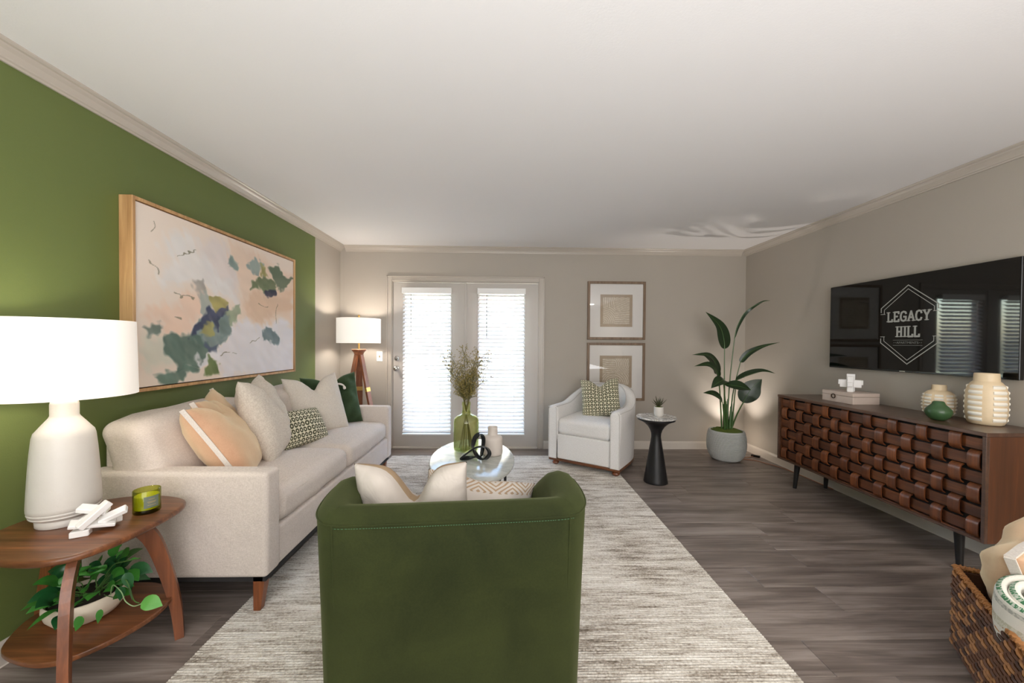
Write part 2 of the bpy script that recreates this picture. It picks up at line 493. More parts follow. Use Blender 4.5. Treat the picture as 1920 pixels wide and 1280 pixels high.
class B:
    """collects vertices and faces, then links them as ONE mesh object"""
    def __init__(s, mtx=None):
        s.v, s.f, s.uv = [], [], {}
        s.m = mtx
    def add(s, verts, faces, uvs=None):
        o = len(s.v)
        for p in verts:
            p = Vector(p)
            s.v.append(s.m @ p if s.m is not None else p)
        for fi, f in enumerate(faces):
            if uvs is not None:
                s.uv[len(s.f)] = [uvs[i] for i in f]
            s.f.append([i+o for i in f])
        return s
    def box(s, x0, x1, y0, y1, z0, z1, ch=0.0, mtx=None):
        if ch <= 0:
            v = [(x, y, z) for x in (x0, x1) for y in (y0, y1) for z in (z0, z1)]
            f = [(0, 1, 3, 2), (4, 6, 7, 5), (0, 4, 5, 1), (2, 3, 7, 6), (0, 2, 6, 4), (1, 5, 7, 3)]
        else:
            bm = bmesh.new()
            bmesh.ops.create_cube(bm, size=1)
            for q in bm.verts:
                q.co = Vector(((x0+x1)/2+q.co.x*(x1-x0), (y0+y1)/2+q.co.y*(y1-y0), (z0+z1)/2+q.co.z*(z1-z0)))
            bmesh.ops.bevel(bm, geom=list(bm.edges), offset=ch, segments=1 if ch < 0.004 else 2, affect='EDGES', profile=0.5)
            bm.verts.index_update()
            v = [tuple(q.co) for q in bm.verts]
            f = [[q.index for q in fc.verts] for fc in bm.faces]
            bm.free()
        if mtx is not None:
            v = [mtx @ Vector(p) for p in v]
        return s.add(v, f)
    def rbox(s, cx, cy, cz, sx, sy, sz, r=0.03, n=4, k=6, puff=(0, 0, 0), mtx=None, warp=None):
        """rounded, optionally puffed upholstery block"""
        h = (sx/2, sy/2, sz/2)
        ax = []
        for i in range(3):
            rr_ = min(r, h[i]*0.98)
            inn = h[i]-rr_
            pos = [inn + rr_*math.tan(j/n*PI/4) for j in range(n+1)]
            mid = [-inn + 2*inn*j/k for j in range(1, k)]
            ax.append([-p for p in reversed(pos)] + mid + pos)
        def fit(p):
            q, d = [], []
            for i in range(3):
                rr_ = min(r, h[i]*0.98)
                a = max(-(h[i]-rr_), min(h[i]-rr_, p[i]))
                q.append(a)
                d.append((p[i]-a)/rr_)
            L = math.sqrt(sum(x*x for x in d)) or 1
            o = [q[i]+d[i]/L*min(r, h[i]*0.98) for i in range(3)]
            u = [max(-1, min(1, o[i]/h[i])) for i in range(3)]
            for i in range(3):
                if puff[i]:
                    j, l = (i+1) % 3, (i+2) % 3
                    o[i] += puff[i]*u[i]*(1-abs(u[j])**2.5)*(1-abs(u[l])**2.5)
            return o
        idx, vs, fs = {}, [], []
        def vid(p):
            key = tuple(round(x, 6) for x in p)
            if key not in idx:
                idx[key] = len(vs)
                o = fit(p)
                o = Vector((o[0], o[1], o[2]))
                if warp:
                    o = warp(o)
                o = o + Vector((cx, cy, cz))
                vs.append(mtx @ o if mtx is not None else o)
            return idx[key]
        for i in range(3):
            j, l = (i+1) % 3, (i+2) % 3
            for sg in (-1, 1):
                for a in range(len(ax[j])-1):
                    for b in range(len(ax[l])-1):
                        q = []
                        for (da, db) in ((0, 0), (1, 0), (1, 1), (0, 1)):
                            p = [0, 0, 0]
                            p[i] = sg*h[i]
                            p[j] = ax[j][a+da]
                            p[l] = ax[l][b+db]
                            q.append(vid(p))
                        fs.append(q if sg > 0 else q[::-1])
        return s.add(vs, fs)
    def lathe(s, prof, n=32, c=(0, 0, 0), cap=True, sx=1.0, sy=1.0, close=False):
        v, f = [], []
        for r_, z in prof:
            for i in range(n):
                a = 2*PI*i/n
                v.append((c[0]+r_*sx*math.cos(a), c[1]+r_*sy*math.sin(a), c[2]+z))
        L = len(prof)
        for j in range(L-1):
            for i in range(n):
                k = (i+1) % n
                f.append((j*n+i, j*n+k, (j+1)*n+k, (j+1)*n+i))
        if close:
            for i in range(n):
                k = (i+1) % n
                f.append(((L-1)*n+i, (L-1)*n+k, k, i))
        elif cap:
            f.append(tuple(range(n))[::-1])
            f.append(tuple((L-1)*n+i for i in range(n)))
        return s.add(v, f)
    def tube(s, pts, rad, n=8, flat=1.0, cap=True):
        pts = [Vector(p) for p in pts]
        if not isinstance(rad, (list, tuple)):
            rad = [rad]*len(pts)
        v, f = [], []
        t0 = (pts[1]-pts[0]).normalized()
        ref = Vector((0, 0, 1)) if abs(t0.z) < 0.9 else Vector((1, 0, 0))
        nn = t0.cross(ref).normalized()
        for i, p in enumerate(pts):
            t = (pts[min(i+1, len(pts)-1)]-pts[max(i-1, 0)]).normalized()
            nn = (nn - t*nn.dot(t)).normalized()
            b = t.cross(nn)
            for k in range(n):
                a = 2*PI*k/n
                v.append(p + nn*math.cos(a)*rad[i] + b*math.sin(a)*rad[i]*flat)
        for j in range(len(pts)-1):
            for k in range(n):
                q = (k+1) % n
                f.append((j*n+k, j*n+q, (j+1)*n+q, (j+1)*n+k))
        if cap:
            f.append(tuple(range(n))[::-1])
            f.append(tuple((len(pts)-1)*n+k for k in range(n)))
        return s.add(v, f)
    def ribbon(s, pts, wdir, w, th):
        """flat strap along pts; wdir width direction (or list), w half-width (or list), th thickness"""
        pts = [Vector(p) for p in pts]
        v, f = [], []
        N = len(pts)
        for i, p in enumerate(pts):
            t = (pts[min(i+1, N-1)]-pts[max(i-1, 0)]).normalized()
            wd = Vector(wdir[i] if isinstance(wdir, list) else wdir)
            wd = (wd - t*wd.dot(t)).normalized()
            nrm = t.cross(wd).normalized()
            hw = w[i] if isinstance(w, list) else w
            for a, b in ((-1, -1), (1, -1), (1, 1), (-1, 1)):
                v.append(p + wd*hw*a + nrm*th/2*b)
        for j in range(N-1):
            for k in range(4):
                q = (k+1) % 4
                f.append((j*4+k, j*4+q, (j+1)*4+q, (j+1)*4+k))
        f.append((3, 2, 1, 0))
        f.append(tuple((N-1)*4+k for k in range(4)))
        return s.add(v, f)
    def prism(s, out, z0, z1, ch=0.0):
        """vertical prism over a 2-D outline with a rounded edge"""
        n = len(out)
        c = Vector((sum(p[0] for p in out)/n, sum(p[1] for p in out)/n))
        def ring(k, z):
            r = []
            for i, p in enumerate(out):
                a, b = Vector(out[i-1]), Vector(out[(i+1) % n])
                t = (b-a).normalized()
                nr = Vector((t.y, -t.x))
                if nr.dot(Vector(p)-c) < 0:
                    nr = -nr
                q = Vector(p)-nr*k
                r.append((q.x, q.y, z))
            return r
        if ch > 0:
            lv = [(ch, z0), (ch*0.3, z0+ch*0.3), (0, z0+ch), (0, z1-ch), (ch*0.3, z1-ch*0.3), (ch, z1)]
        else:
            lv = [(0, z0), (0, z1)]
        v, f = [], []
        for k, z in lv:
            v += ring(k, z)
        for j in range(len(lv)-1):
            for i in range(n):
                q = (i+1) % n
                f.append((j*n+i, j*n+q, (j+1)*n+q, (j+1)*n+i))
        f.append(tuple(range(n))[::-1])
        f.append(tuple((len(lv)-1)*n+i for i in range(n)))
        return s.add(v, f)
    def obj(s, name, mat, parent=None, local=False, smooth=True, angle=38, kind=None):
        """verts are in world space unless local; a parent's location is then taken off"""
        me = bpy.data.meshes.new(name)
        off = Vector((0, 0, 0))
        vs = s.v
        if parent is not None and not local:
            inv = parent['_inv'] if False else ROOTS[parent.name].inverted()
            vs = [inv @ p for p in s.v]
        me.from_pydata([tuple(p) for p in vs], [], s.f)
        me.update()
        if s.uv:
            ul = me.uv_layers.new(name='UVMap')
            for pi, poly in enumerate(me.polygons):
                if pi in s.uv:
                    for li, uvv in zip(poly.loop_indices, s.uv[pi]):
                        ul.data[li].uv = uvv
        bm = bmesh.new()
        bm.from_mesh(me)
        bmesh.ops.recalc_face_normals(bm, faces=bm.faces)
        bm.to_mesh(me)
        bm.free()
        if smooth:
            me.polygons.foreach_set('use_smooth', [True]*len(me.polygons))
            me.set_sharp_from_angle(angle=math.radians(angle))
        me.materials.append(mat)
        o = bpy.data.objects.new(name, me)
        C.objects.link(o)
        if parent is not None:
            o.parent = parent
            ROOTS[o.name] = ROOTS[parent.name].copy()
        else:
            ROOTS[o.name] = Matrix.Identity(4)
        if kind:
            o['kind'] = kind
        return o

ROOTS = {}
def tag(o, label=None, cat=None, group=None, kind=None):
    if label: o['label'] = label
    if cat: o['category'] = cat
    if group: o['group'] = group
    if kind: o['kind'] = kind
    return o
def thing(name, label, cat, loc=(0, 0, 0), rz=0.0, group=None):
    o = bpy.data.objects.new(name, None)
    C.objects.link(o)
    o.empty_display_size = 0.1
    o.location = loc
    o.rotation_euler = (0, 0, rz)
    ROOTS[o.name] = Matrix.Translation(loc) @ rotz(rz)
    return tag(o, label, cat, group)
def recenter(o, loc):
    """give a single-mesh thing an origin at its own base"""
    d = Vector(loc)
    o.data.transform(Matrix.Translation(-d))
    o.location = d
    return o
def struct(name, bb, mat, parent=None, **k):
    o = bb.obj(name, mat, parent, **k)
    if parent is None:
        o['kind'] = 'structure'
    return o
def spline(pts, n=8, closed=False):
    P = [Vector(p) for p in pts]
    N = len(P)
    out = []
    rng = range(N) if closed else range(N-1)
    for i in rng:
        p0 = P[(i-1) % N] if closed or i > 0 else P[0]
        p1, p2 = P[i], P[(i+1) % N]
        p3 = P[(i+2) % N] if closed or i+2 < N else P[-1]
        for k in range(n):
            t = k/n
            out.append(0.5*((2*p1)+(-p0+p2)*t+(2*p0-5*p1+4*p2-p3)*t*t+(-p0+3*p1-3*p2+p3)*t**3))
    if not closed:
        out.append(P[-1])
    return out
def hash2(a, b):
    return math.sin(a*12.9898+b*78.233)*43758.5453 % 1.0

def pillow_mesh(b, w, h, t, chop=0.0, n=20, pinch=0.07, seed=1, wr=0.006, uvoff=0.0, edge=0.006, power=0.42, cw=0.33, backuv=0.0, mtx=None):
    """square cushion standing on its lower edge: x width, z height, y thickness; chop = dent in the top edge"""
    rnd = random.Random(seed)
    ph = [rnd.uniform(0, 6.28) for _ in range(6)]
    vs, uvs, idx = [], [], {}
    def P(i, j, sgn):
        u, v = -1+2*i/n, -1+2*j/n
        u, v = math.sin(u*PI/2*0.86)/math.sin(PI/2*0.86), math.sin(v*PI/2*0.86)/math.sin(PI/2*0.86)
        x = w/2*u*(1-pinch*(1-v*v)*abs(u)**3)
        z = h/2*v*(1-pinch*(1-u*u)*abs(v)**3)
        th = t/2*max(0.0, (1-u*u)*(1-v*v))**power + edge*(1 if max(abs(u), abs(v)) < 0.999 else 0)
        wv = wr*(math.sin(7*u+5*v+ph[0])*math.sin(6*v+ph[1])+0.6*math.sin(15*u*v+ph[2])+0.5*math.sin(11*u+3*v+ph[3]))*(1-max(abs(u), abs(v))**4)
        y = sgn*(th+wv*(1 if th > 0.02 else 0))
        if chop:
            k = math.exp(-(u/cw)**2)*max(0, (v+0.55)/1.55)**1.5
            z -= chop*h*k
            y *= (1-0.35*k)
            x += -0.05*w*u*k
            kk = max(0, v)**2*(abs(u)**2)
            z += 0.03*h*kk
        return Vector((x, y, z+h/2))
    def vid(i, j, sgn):
        brd = i in (0, n) or j in (0, n)
        key = (i, j, 0 if brd else sgn)
        if key not in idx:
            idx[key] = len(vs)
            p = P(i, j, 0 if brd else sgn)
            vs.append(p if mtx is None else mtx @ p)
        return idx[key]
    fs, fuv = [], []
    for sgn in (-1, 1):
        for i in range(n):
            for j in range(n):
                q = [(i, j), (i+1, j), (i+1, j+1), (i, j+1)]
                if sgn > 0:
                    q = q[::-1]
                fs.append([vid(a, c, sgn) for a, c in q])
                ou = uvoff + (backuv if sgn > 0 else 0)
                fuv.append([(a/n*w+ou, c/n*h) for a, c in q])
    o = len(b.v)
    for p in vs:
        b.v.append(b.m @ p if b.m is not None else p)
    for f, uq in zip(fs, fuv):
        b.uv[len(b.f)] = uq
        b.f.append([k+o for k in f])
    border = {}
    for key, k in idx.items():
        if key[2] == 0:
            border[(key[0], key[1])] = vs[k]
    return border

def pose(o, M4):
    o.matrix_world = M4
    ROOTS[o.name] = M4.copy()
    return o
def pillow_pose(base, az, lean, roll=0.0):
    """base: middle of the lower edge; az: direction the front (local -Y) faces, degrees from +X; lean back in degrees"""
    a = math.radians(az)
    return T(*base) @ rotz(a+PI/2) @ Matrix.Rotation(-math.radians(lean), 4, 'X') @ Matrix.Rotation(math.radians(roll), 4, 'Y')

def leaf_mesh(b, pts, w, fold=0.25, up=(0, 0, 1), shape=0.45, n=12, ripple=0.0, droop=0.0):
    """a folded leaf blade along pts; shape: where it is widest (0..1)"""
    c = spline(pts, max(2, n//(len(pts)-1)))
    N = len(c)
    up = Vector(up).normalized()
    v, f = [], []
    for i, p in enumerate(c):
        s_ = i/(N-1)
        t = (c[min(i+1, N-1)]-c[max(i-1, 0)]).normalized()
        side = t.cross(up)
        if side.length < 1e-4:
            side = Vector((1, 0, 0))
        side.normalize()
        nr = side.cross(t).normalized()
        k = math.log(0.5)/math.log(shape)
        ww = w/2*math.sin(PI*min(1, max(0, s_))**k)**(0.8 if s_ < shape else 1.25) if 0 < s_ < 1 else 0.0008
        rp = ripple*math.sin(s_*22)
        for a in (-1, -0.55, 0, 0.55, 1):
            v.append(p + side*ww*a + nr*(abs(a)*ww*fold - droop*ww*a*a + rp*abs(a)*ww))
    for i in range(N-1):
        for k in range(4):
            f.append((i*5+k, i*5+k+1, (i+1)*5+k+1, (i+1)*5+k))
    return b.add(v, f)

def vcol_grid(name, nu, nv, P0, U, V, colfn, mat, parent):
    """flat print: a fine grid whose colours are a point attribute"""
    us, vs_ = np.linspace(0, 1, nu+1), np.linspace(0, 1, nv+1)
    uu_, vv_ = np.meshgrid(us, vs_)
    col = colfn(uu_, vv_)
    P0, U, V = np.array(P0), np.array(U), np.array(V)
    pts = P0+uu_[..., None]*U+vv_[..., None]*V
    pts = pts.reshape(-1, 3)
    inv = np.array(ROOTS[parent.name].inverted())
    pts = pts@inv[:3, :3].T+inv[:3, 3]
    w_ = nu+1
    i = np.arange(nu*nv)
    a = (i//nu)*w_+i % nu
    q = np.stack([a, a+1, a+w_+1, a+w_], 1)
    me = bpy.data.meshes.new(name)
    me.vertices.add(len(pts)); me.vertices.foreach_set('co', pts.ravel().astype(np.float32))
    me.loops.add(q.size); me.loops.foreach_set('vertex_index', q.ravel().astype(np.int32))
    me.polygons.add(len(q)); me.polygons.foreach_set('loop_start', np.arange(0, q.size, 4, dtype=np.int32))
    me.polygons.foreach_set('loop_total', np.full(len(q), 4, dtype=np.int32)) if False else None
    me.update(calc_edges=True)
    at = me.color_attributes.new('paint', 'FLOAT_COLOR', 'POINT')
    c = col.reshape(-1, 3)/255.0
    c = np.where(c <= 0.04045, c/12.92, ((c+0.055)/1.055)**2.4)
    c = np.concatenate([c, np.ones((len(c), 1))], 1)
    at.data.foreach_set('color', c.ravel().astype(np.float32))
    me.materials.append(mat)
    o = bpy.data.objects.new(name, me)
    C.objects.link(o)
    o.parent = parent
    return o
def vnoise(u, v, fx, fy, seed=0):
    rs = np.random.RandomState(seed)
    g = rs.rand(int(fy)+3, int(fx)+3)
    x, y = u*fx, v*fy
    x = np.clip(x, 0, fx+0.999); y = np.clip(y, 0, fy+0.999)
    i, j = x.astype(int), y.astype(int)
    a, b_ = x-i, y-j
    a = a*a*(3-2*a); b_ = b_*b_*(3-2*b_)
    return (g[j, i]*(1-a)+g[j, i+1]*a)*(1-b_)+(g[j+1, i]*(1-a)+g[j+1, i+1]*a)*b_

def pillow_center(c, az, lean, roll, h):
    R = pillow_pose((0, 0, 0), az, lean, roll)
    return T(*(Vector(c)-(R @ Vector((0, 0, h/2))))) @ R

# ================================================================ THE SETTING
XL, XR, D, H, YB = -1.976, 2.970, 4.614, 2.44, -3.2
DX0, DX1, DH = -1.352, 0.419, 2.022       # door opening
floor = struct('floor', B().box(XL-0.1, XR+0.1, YB-0.1, D+0.12, -0.12, -0.006), M['floor'], smooth=False)
ceiling = struct('ceiling', B().box(XL-0.1, XR+0.1, YB-0.1, D+0.12, H, H+0.12), M['ceiling'], smooth=False)
wl = struct('wall_left', B().box(XL-0.1, XL, YB, 4.005, 0, H), M['green_wall'], smooth=False)
struct('beige_section', B().box(XL-0.1, XL, 4.005, D+0.12, 0, H), M['wall'], wl, smooth=False)
struct('wall_right', B().box(XR, XR+0.1, YB, D+0.12, 0, H), M['wall'], smooth=False)
b = B()
b.box(XL, DX0, D, D+0.12, 0, H)
b.box(DX1, XR, D, D+0.12, 0, H)
b.box(DX0, DX1, D, D+0.12, DH, H)
struct('wall_back', b, M['wall'], smooth=False)
struct('wall_front', B().box(XL, XR, YB-0.1, YB, 0, H), M['wall'], smooth=False)

# floor planks, running across the room; joints staggered as in the photograph
PW, PL = 0.18, 1.22
rows = []
y = 1.967
while y > -0.4: y -= PW
k = 0
rnd = random.Random(11)
pm = {}
joint0 = {10: None}
while y < D:
    yy0, yy1 = y+0.0007, min(y+PW, D)-0.0007
    row = round((y-1.967)/PW)
    x0 = XL - rnd.uniform(0.05, 1.15)
    for rw, jx in ((0, 1.39), (-1, 1.66), (2, 1.72), (-2, 2.35), (1, 0.55)):
        if row == rw:
            x0 = jx - PL*math.ceil((jx-XL)/PL)
    while x0 < XR:
        a, c = max(x0, XL)+0.0007, min(x0+PL, XR)-0.0007
        if c-a > 0.01:
            key = (round(c-a, 3), round(yy1-yy0, 3))
            if key not in pm:
                bb = B().box(0, c-a, 0, yy1-yy0, -0.008, 0, ch=0.0014)
                pl = bb.obj('plank', M['floor'], floor, local=True, smooth=False)
                pm[key] = pl.data
            else:
                pl = bpy.data.objects.new('plank', pm[key])
                C.objects.link(pl)
                pl.parent = floor
            pl.location = (a, yy0, 0)
        x0 += PL
    y += PW

def extrude_profile(prof, A, Bp, nrm, name, mat, zref):
    """prof: (offset from the wall, z) pairs; runs from A to Bp along the wall"""
    A, Bp, nrm = Vector(A), Vector(Bp), Vector(nrm)
    v, f = [], []
    d = (Bp-A).normalized()
    for e, (P_, sgn) in enumerate(((A, 1), (Bp, -1))):
        for o_, z_ in prof:
            q = P_ + nrm*o_
            v.append((q.x, q.y, zref+z_))
    n = len(prof)
    for i in range(n):
        k = (i+1) % n
        f.append((i, k, n+k, n+i))
    f.append(tuple(range(n)))
    f.append(tuple(range(n, 2*n))[::-1])
    return struct(name, B().add(v, f), mat, smooth=False)
crown = [(0, 0), (0, -0.0665), (0.009, -0.0665), (0.011, -0.058), (0.018, -0.055), (0.020, -0.048), (0.034, -0.030), (0.046, -0.021), (0.049, -0.014), (0.058, -0.012), (0.066, -0.006), (0.066, 0)]
e = 0.0005
extrude_profile(crown, (XL, YB), (XL, D), (1, 0), 'trim_1', M['trim'], H)
extrude_profile(crown, (XR, YB), (XR, D), (-1, 0), 'trim_2', M['trim'], H)
extrude_profile(crown, (XL+0.0665, D), (XR-0.0665, D), (0, -1), 'trim_3', M['trim'], H)
basep = [(0, 0), (0, 0.095), (0.006, 0.095), (0.010, 0.088), (0.013, 0.072), (0.014, 0.004), (0.018, 0.0), ]
extrude_profile(basep, (XL, YB), (XL, D), (1, 0), 'baseboard_left', M['base_white'], 0)
extrude_profile(basep, (XR, YB), (XR, D), (-1, 0), 'baseboard_right', M['base_white'], 0)
extrude_profile(basep, (0.488, D), (XR-0.02, D), (0, -1), 'baseboard_back', M['base_white'], 0)
extrude_profile(basep, (XL+0.02, D), (-1.42, D), (0, -1), 'trim_4', M['base_white'], 0)

# ---- casing round the double door
b = B()
cw_ = 0.068
for x0, x1 in ((DX0-cw_, DX0), (DX1, DX1+cw_)):
    b.box(x0, x1, D-0.014, D, 0, DH+cw_, ch=0.003)
    xo = x0 if x0 < -1 else x1-0.016
    b.box(xo, xo+0.016, D-0.022, D-0.012, 0, DH+cw_, ch=0.003)
    xi = x1-0.024 if x0 < -1 else x0+0.008
    b.box(xi, xi+0.016, D-0.018, D-0.012, 0, DH+0.02, ch=0.002)
b.box(DX0, DX1, D-0.014, D, DH, DH+cw_, ch=0.003)
b.box(DX0-cw_, DX1+cw_, D-0.022, D-0.012, DH+cw_-0.016, DH+cw_, ch=0.003)
b.box(DX0, DX1, D-0.018, D-0.012, DH+0.008, DH+0.024, ch=0.002)
b.box(DX0, DX0+0.008, D-0.001, D+0.10, 0, DH)
b.box(DX1-0.008, DX1, D-0.001, D+0.10, 0, DH)
b.box(DX0+0.008, DX1-0.008, D-0.001, D+0.10, DH-0.008, DH)
struct('trim_5', b, M['trim'], smooth=False)
b = B().box(DX0+0.008, DX1-0.008, D-0.012, D+0.10, 0.0, 0.022, ch=0.003)
struct('trim_6', b, M['base_white'], smooth=False)

# ---- the two glazed door leaves
MID = -0.469
def door_leaf(name, x0, x1, gx0, gx1, handed):
    b = B()
    y0, y1 = D+0.004, D+0.048
    z0, z1 = 0.024, DH-0.012
    g0, g1 = 0.215, 1.90
    b.box(x0, gx0, y0, y1, z0, z1)
    b.box(gx1, x1, y0, y1, z0, z1)
    b.box(gx0, gx1, y0, y1, z0, g0)
    b.box(gx0, gx1, y0, y1, g1, z1)
    # raised glazing frame
    m_ = 0.022
    b.box(gx0-m_, gx0, y0-0.008, y0, g0-m_, g1+m_, ch=0.002)
    b.box(gx1, gx1+m_, y0-0.008, y0, g0-m_, g1+m_, ch=0.002)
    b.box(gx0, gx1, y0-0.008, y0, g0-m_, g0, ch=0.002)
    b.box(gx0, gx1, y0-0.008, y0, g1, g1+m_, ch=0.002)
    d = struct(name, b, M['door'], smooth=False)
    B().box(gx0, gx1, y0+0.018, y0+0.024, g0, g1).obj('glass_pane', M['pane'], d, smooth=False)
    return d
d1 = door_leaf('door_1', DX0+0.010, MID-0.003, -1.20, -0.655, 0)
d2 = door_leaf('door_2', MID+0.003, DX1-0.010, -0.303, 0.236, 1)
B().box(MID-0.016, MID+0.012, D-0.010, D+0.004, 0.024, DH-0.010, ch=0.002).obj('astragal', M['door'], d2, smooth=False)
for z in (1.78, 1.05, 0.25):
    b = B().box(MID+0.013, MID+0.024, D-0.004, D+0.006, z-0.045, z+0.045, ch=0.001)
    b.obj('hinge', M['door'], d2, smooth=False)
def yl(prof, n, c):
    """lathe about the Y axis: (radius, distance into the room)"""
    b = B(T(*c) @ Matrix.Rotation(PI/2, 4, 'X'))
    return b.lathe(prof, n)
yl([(0.0, 0), (0.028, 0), (0.030, 0.004), (0.027, 0.010), (0.012, 0.013), (0.011, 0.03), (0.022, 0.036), (0.028, 0.048), (0.027, 0.060), (0.018, 0.068), (0.0, 0.070)], 20, (-1.298, D+0.004, 0.972)).obj('door_knob', M['chrome'], d1)
yl([(0.0, 0), (0.029, 0), (0.030, 0.006), (0.026, 0.014), (0.019, 0.020), (0.018, 0.026), (0.0, 0.027)], 20, (-1.298, D+0.004, 1.092)).obj('deadbolt', M['chrome'], d1)

# light switch beside the door
sw = thing('light_switch', 'white light switch plate on the wall between floor lamp and door', 'switch', (-1.503, D, 1.06))
B().box(-1.540, -1.466, D-0.006, D, 1.056, 1.176, ch=0.002).obj('cover_plate', M['white_plastic'], sw, smooth=False)
b = B().box(-1.508, -1.498, D-0.016, D-0.005, 1.104, 1.126, ch=0.002)
b.obj('toggle', M['brass'], sw, smooth=False)

# ---- blinds: every slat a piece
def blind(x0, x1, label, wand_x):
    zt, zb = 1.942, 0.178
    t = thing('window_blind', label, 'blind', ((x0+x1)/2, D-0.035, zb))
    t['group'] = 'venetian blinds on the glazed doors'
    yc = D-0.043
    B().box(x0-0.004, x1+0.004, yc-0.034, yc-0.026, zt-0.072, zt, ch=0.003).obj('valance', M['white_plastic'], t, smooth=False)
    B().box(x0, x1, yc-0.022, yc+0.028, zt-0.055, zt-0.006, ch=0.002).obj('headrail', M['white_plastic'], t, smooth=False)
    # slat mesh, curved across its width
    w, n = 0.050, 6
    v, f = [], []
    L = x1-x0-0.008
    for i in range(n+1):
        a = -1+2*i/n
        for xx in (-L/2, L/2):
            v.append((xx, a*w/2, 0.0032*(1-a*a)))
            v.append((xx, a*w/2, 0.0032*(1-a*a)-0.0022))
    for i in range(n):
        o = i*4
        f += [(o, o+4, o+6, o+2), (o+1, o+3, o+7, o+5), (o, o+1, o+5, o+4), (o+2, o+6, o+7, o+3)]
    f += [(0, 2, 3, 1), (n*4, n*4+1, n*4+3, n*4+2)]
    me = None
    z = zt-0.085
    k = 0
    pitch = 0.0465
    while z > zb+0.03:
        if me is None:
            s_ = B().add(v, f).obj('slat', M['slat'], t, local=True)
            me = s_.data
        else:
            s_ = bpy.data.objects.new('slat', me)
            C.objects.link(s_)
            s_.parent = t
        s_.location = (0, yc-(D-0.035), z-zb)
        s_.rotation_euler = (math.radians(39+1.5*math.sin(k*1.7)), 0, 0)
        z -= pitch
        k += 1
    B().box(x0, x1, yc-0.026, yc+0.024, zb, zb+0.016, ch=0.004).obj('bottom_rail', M['white_plastic'], t, smooth=False)
    for xx in (x0+0.13, x1-0.13):
        b = B()
        for yy in (yc-0.025, yc+0.024):
            b.tube([(xx, yy, zt-0.06), (xx, yy, zb+0.01)], 0.0012, 5)
        b.obj('ladder_cord', M['white_plastic'], t)
    b = B().tube([(wand_x, yc-0.036, zt-0.08), (wand_x, yc-0.037, 1.35)], 0.0035, 6)
    b.obj('tilt_wand', M['chrome'], t)
    return t
blind(-1.217, -0.636, 'white slatted blind on the left door leaf, beside the knob', -1.11)
blind(-0.320, 0.251, 'white slatted blind on the right door leaf, behind the dried flowers', -0.21)

# ---- outside the doors
M['lawn'] = m_plain('lawn', rgb(176, 182, 150), 0.95, var=0.25, vscale=3, bump=0.4, bscale=60)
M['path'] = m_plain('pale_concrete', rgb(200, 196, 188), 0.9, var=0.08, bump=0.2)
M['ext_wall'] = m_plain('pale_siding', rgb(222, 218, 210), 0.8)
M['ext_roof'] = m_plain('grey_shingle', rgb(112, 108, 106), 0.9, var=0.15, vscale=20)
M['dark_glass'] = m_plain('dark_window_glass', rgb(90, 98, 106), 0.1, spec=0.8)
M['car_red'] = m_plain('red_car_paint', rgb(168, 34, 30), 0.25, var=0.0, coat=0.8)
M['tyre'] = m_plain('tyre', rgb(24, 24, 25), 0.85)
M['bark'] = m_plain('bark', rgb(96, 80, 66), 0.95, var=0.3, bump=0.6)
struct('trim_7', B().box(-14, 16, D+0.12, 9.5, -0.22, -0.12), M['path'], smooth=False)
struct('ground', B().box(-20, 22, 9.5, 40, -0.24, -0.14), M['lawn'], smooth=False)
bl = thing('apartment_building', 'pale apartment building seen through the door blinds', 'building', (3, 20, -0.14))
B().box(-9, 15, 20, 28, -0.14, 6.2).obj('siding', M['ext_wall'], bl, smooth=False)
B().prism([(-9.4, 19.6), (15.4, 19.6), (15.4, 28.4), (-9.4, 28.4)], 6.2, 6.7).obj('roof', M['ext_roof'], bl, smooth=False)
for x in (-7.5, -4.0, -0.6, 2.8, 6.2, 9.6, 12.6):
    for z in (0.9, 3.9):
        fr = B().box(x-0.75, x+0.75, 19.93, 20.0, z-0.1, z+1.35, ch=0.01).obj('window', M['base_white'], bl, smooth=False)
        B().box(x-0.65, x+0.65, 19.90, 19.95, z, z+1.25).obj('pane', M['dark_glass'], fr, smooth=False)
car = thing('parked_car', 'red parked car outside, seen through the right blind', 'car', (2.9, 8.3, -0.12))
b = B()
prof = [(-2.2, 0.32), (-2.25, 0.62), (-2.05, 0.82), (-1.2, 0.95), (-0.55, 1.38), (0.75, 1.42), (1.45, 1.0), (2.15, 0.92), (2.25, 0.6), (2.2, 0.32)]
def car_section(yc, hs, k=1.0):
    return [(2.9+px*k, yc, -0.12+0.32+(pz-0.32)*hs) for px, pz in prof]
v, f = [], []
for yc, hs, k in ((7.42, 0.80, 0.97), (7.5, 0.97, 1.0), (8.3, 1.0, 1.0), (9.1, 0.97, 1.0), (9.18, 0.80, 0.97)):
    v += car_section(yc, hs, k)
n = len(prof)
for j in range(4):
    for i in range(n):
        q = (i+1) % n
        f.append((j*n+i, j*n+q, (j+1)*n+q, (j+1)*n+i))
f += [tuple(range(n)), tuple(range(4*n, 5*n))[::-1]]
b.add(v, f)
b.obj('car_body', M['car_red'], car, angle=30)
b = B()
sw_ = [(-1.05, 0.98), (-0.5, 1.33), (0.68, 1.36), (1.25, 1.0)]
b.add([(2.9+px, 7.44, -0.12+pz) for px, pz in sw_]+[(2.9+px, 7.5, -0.12+pz) for px, pz in sw_], [(0, 1, 2, 3), (7, 6, 5, 4), (0, 4, 5, 1), (1, 5, 6, 2), (2, 6, 7, 3), (3, 7, 4, 0)])
b.obj('side_window', M['dark_glass'], car, smooth=False)
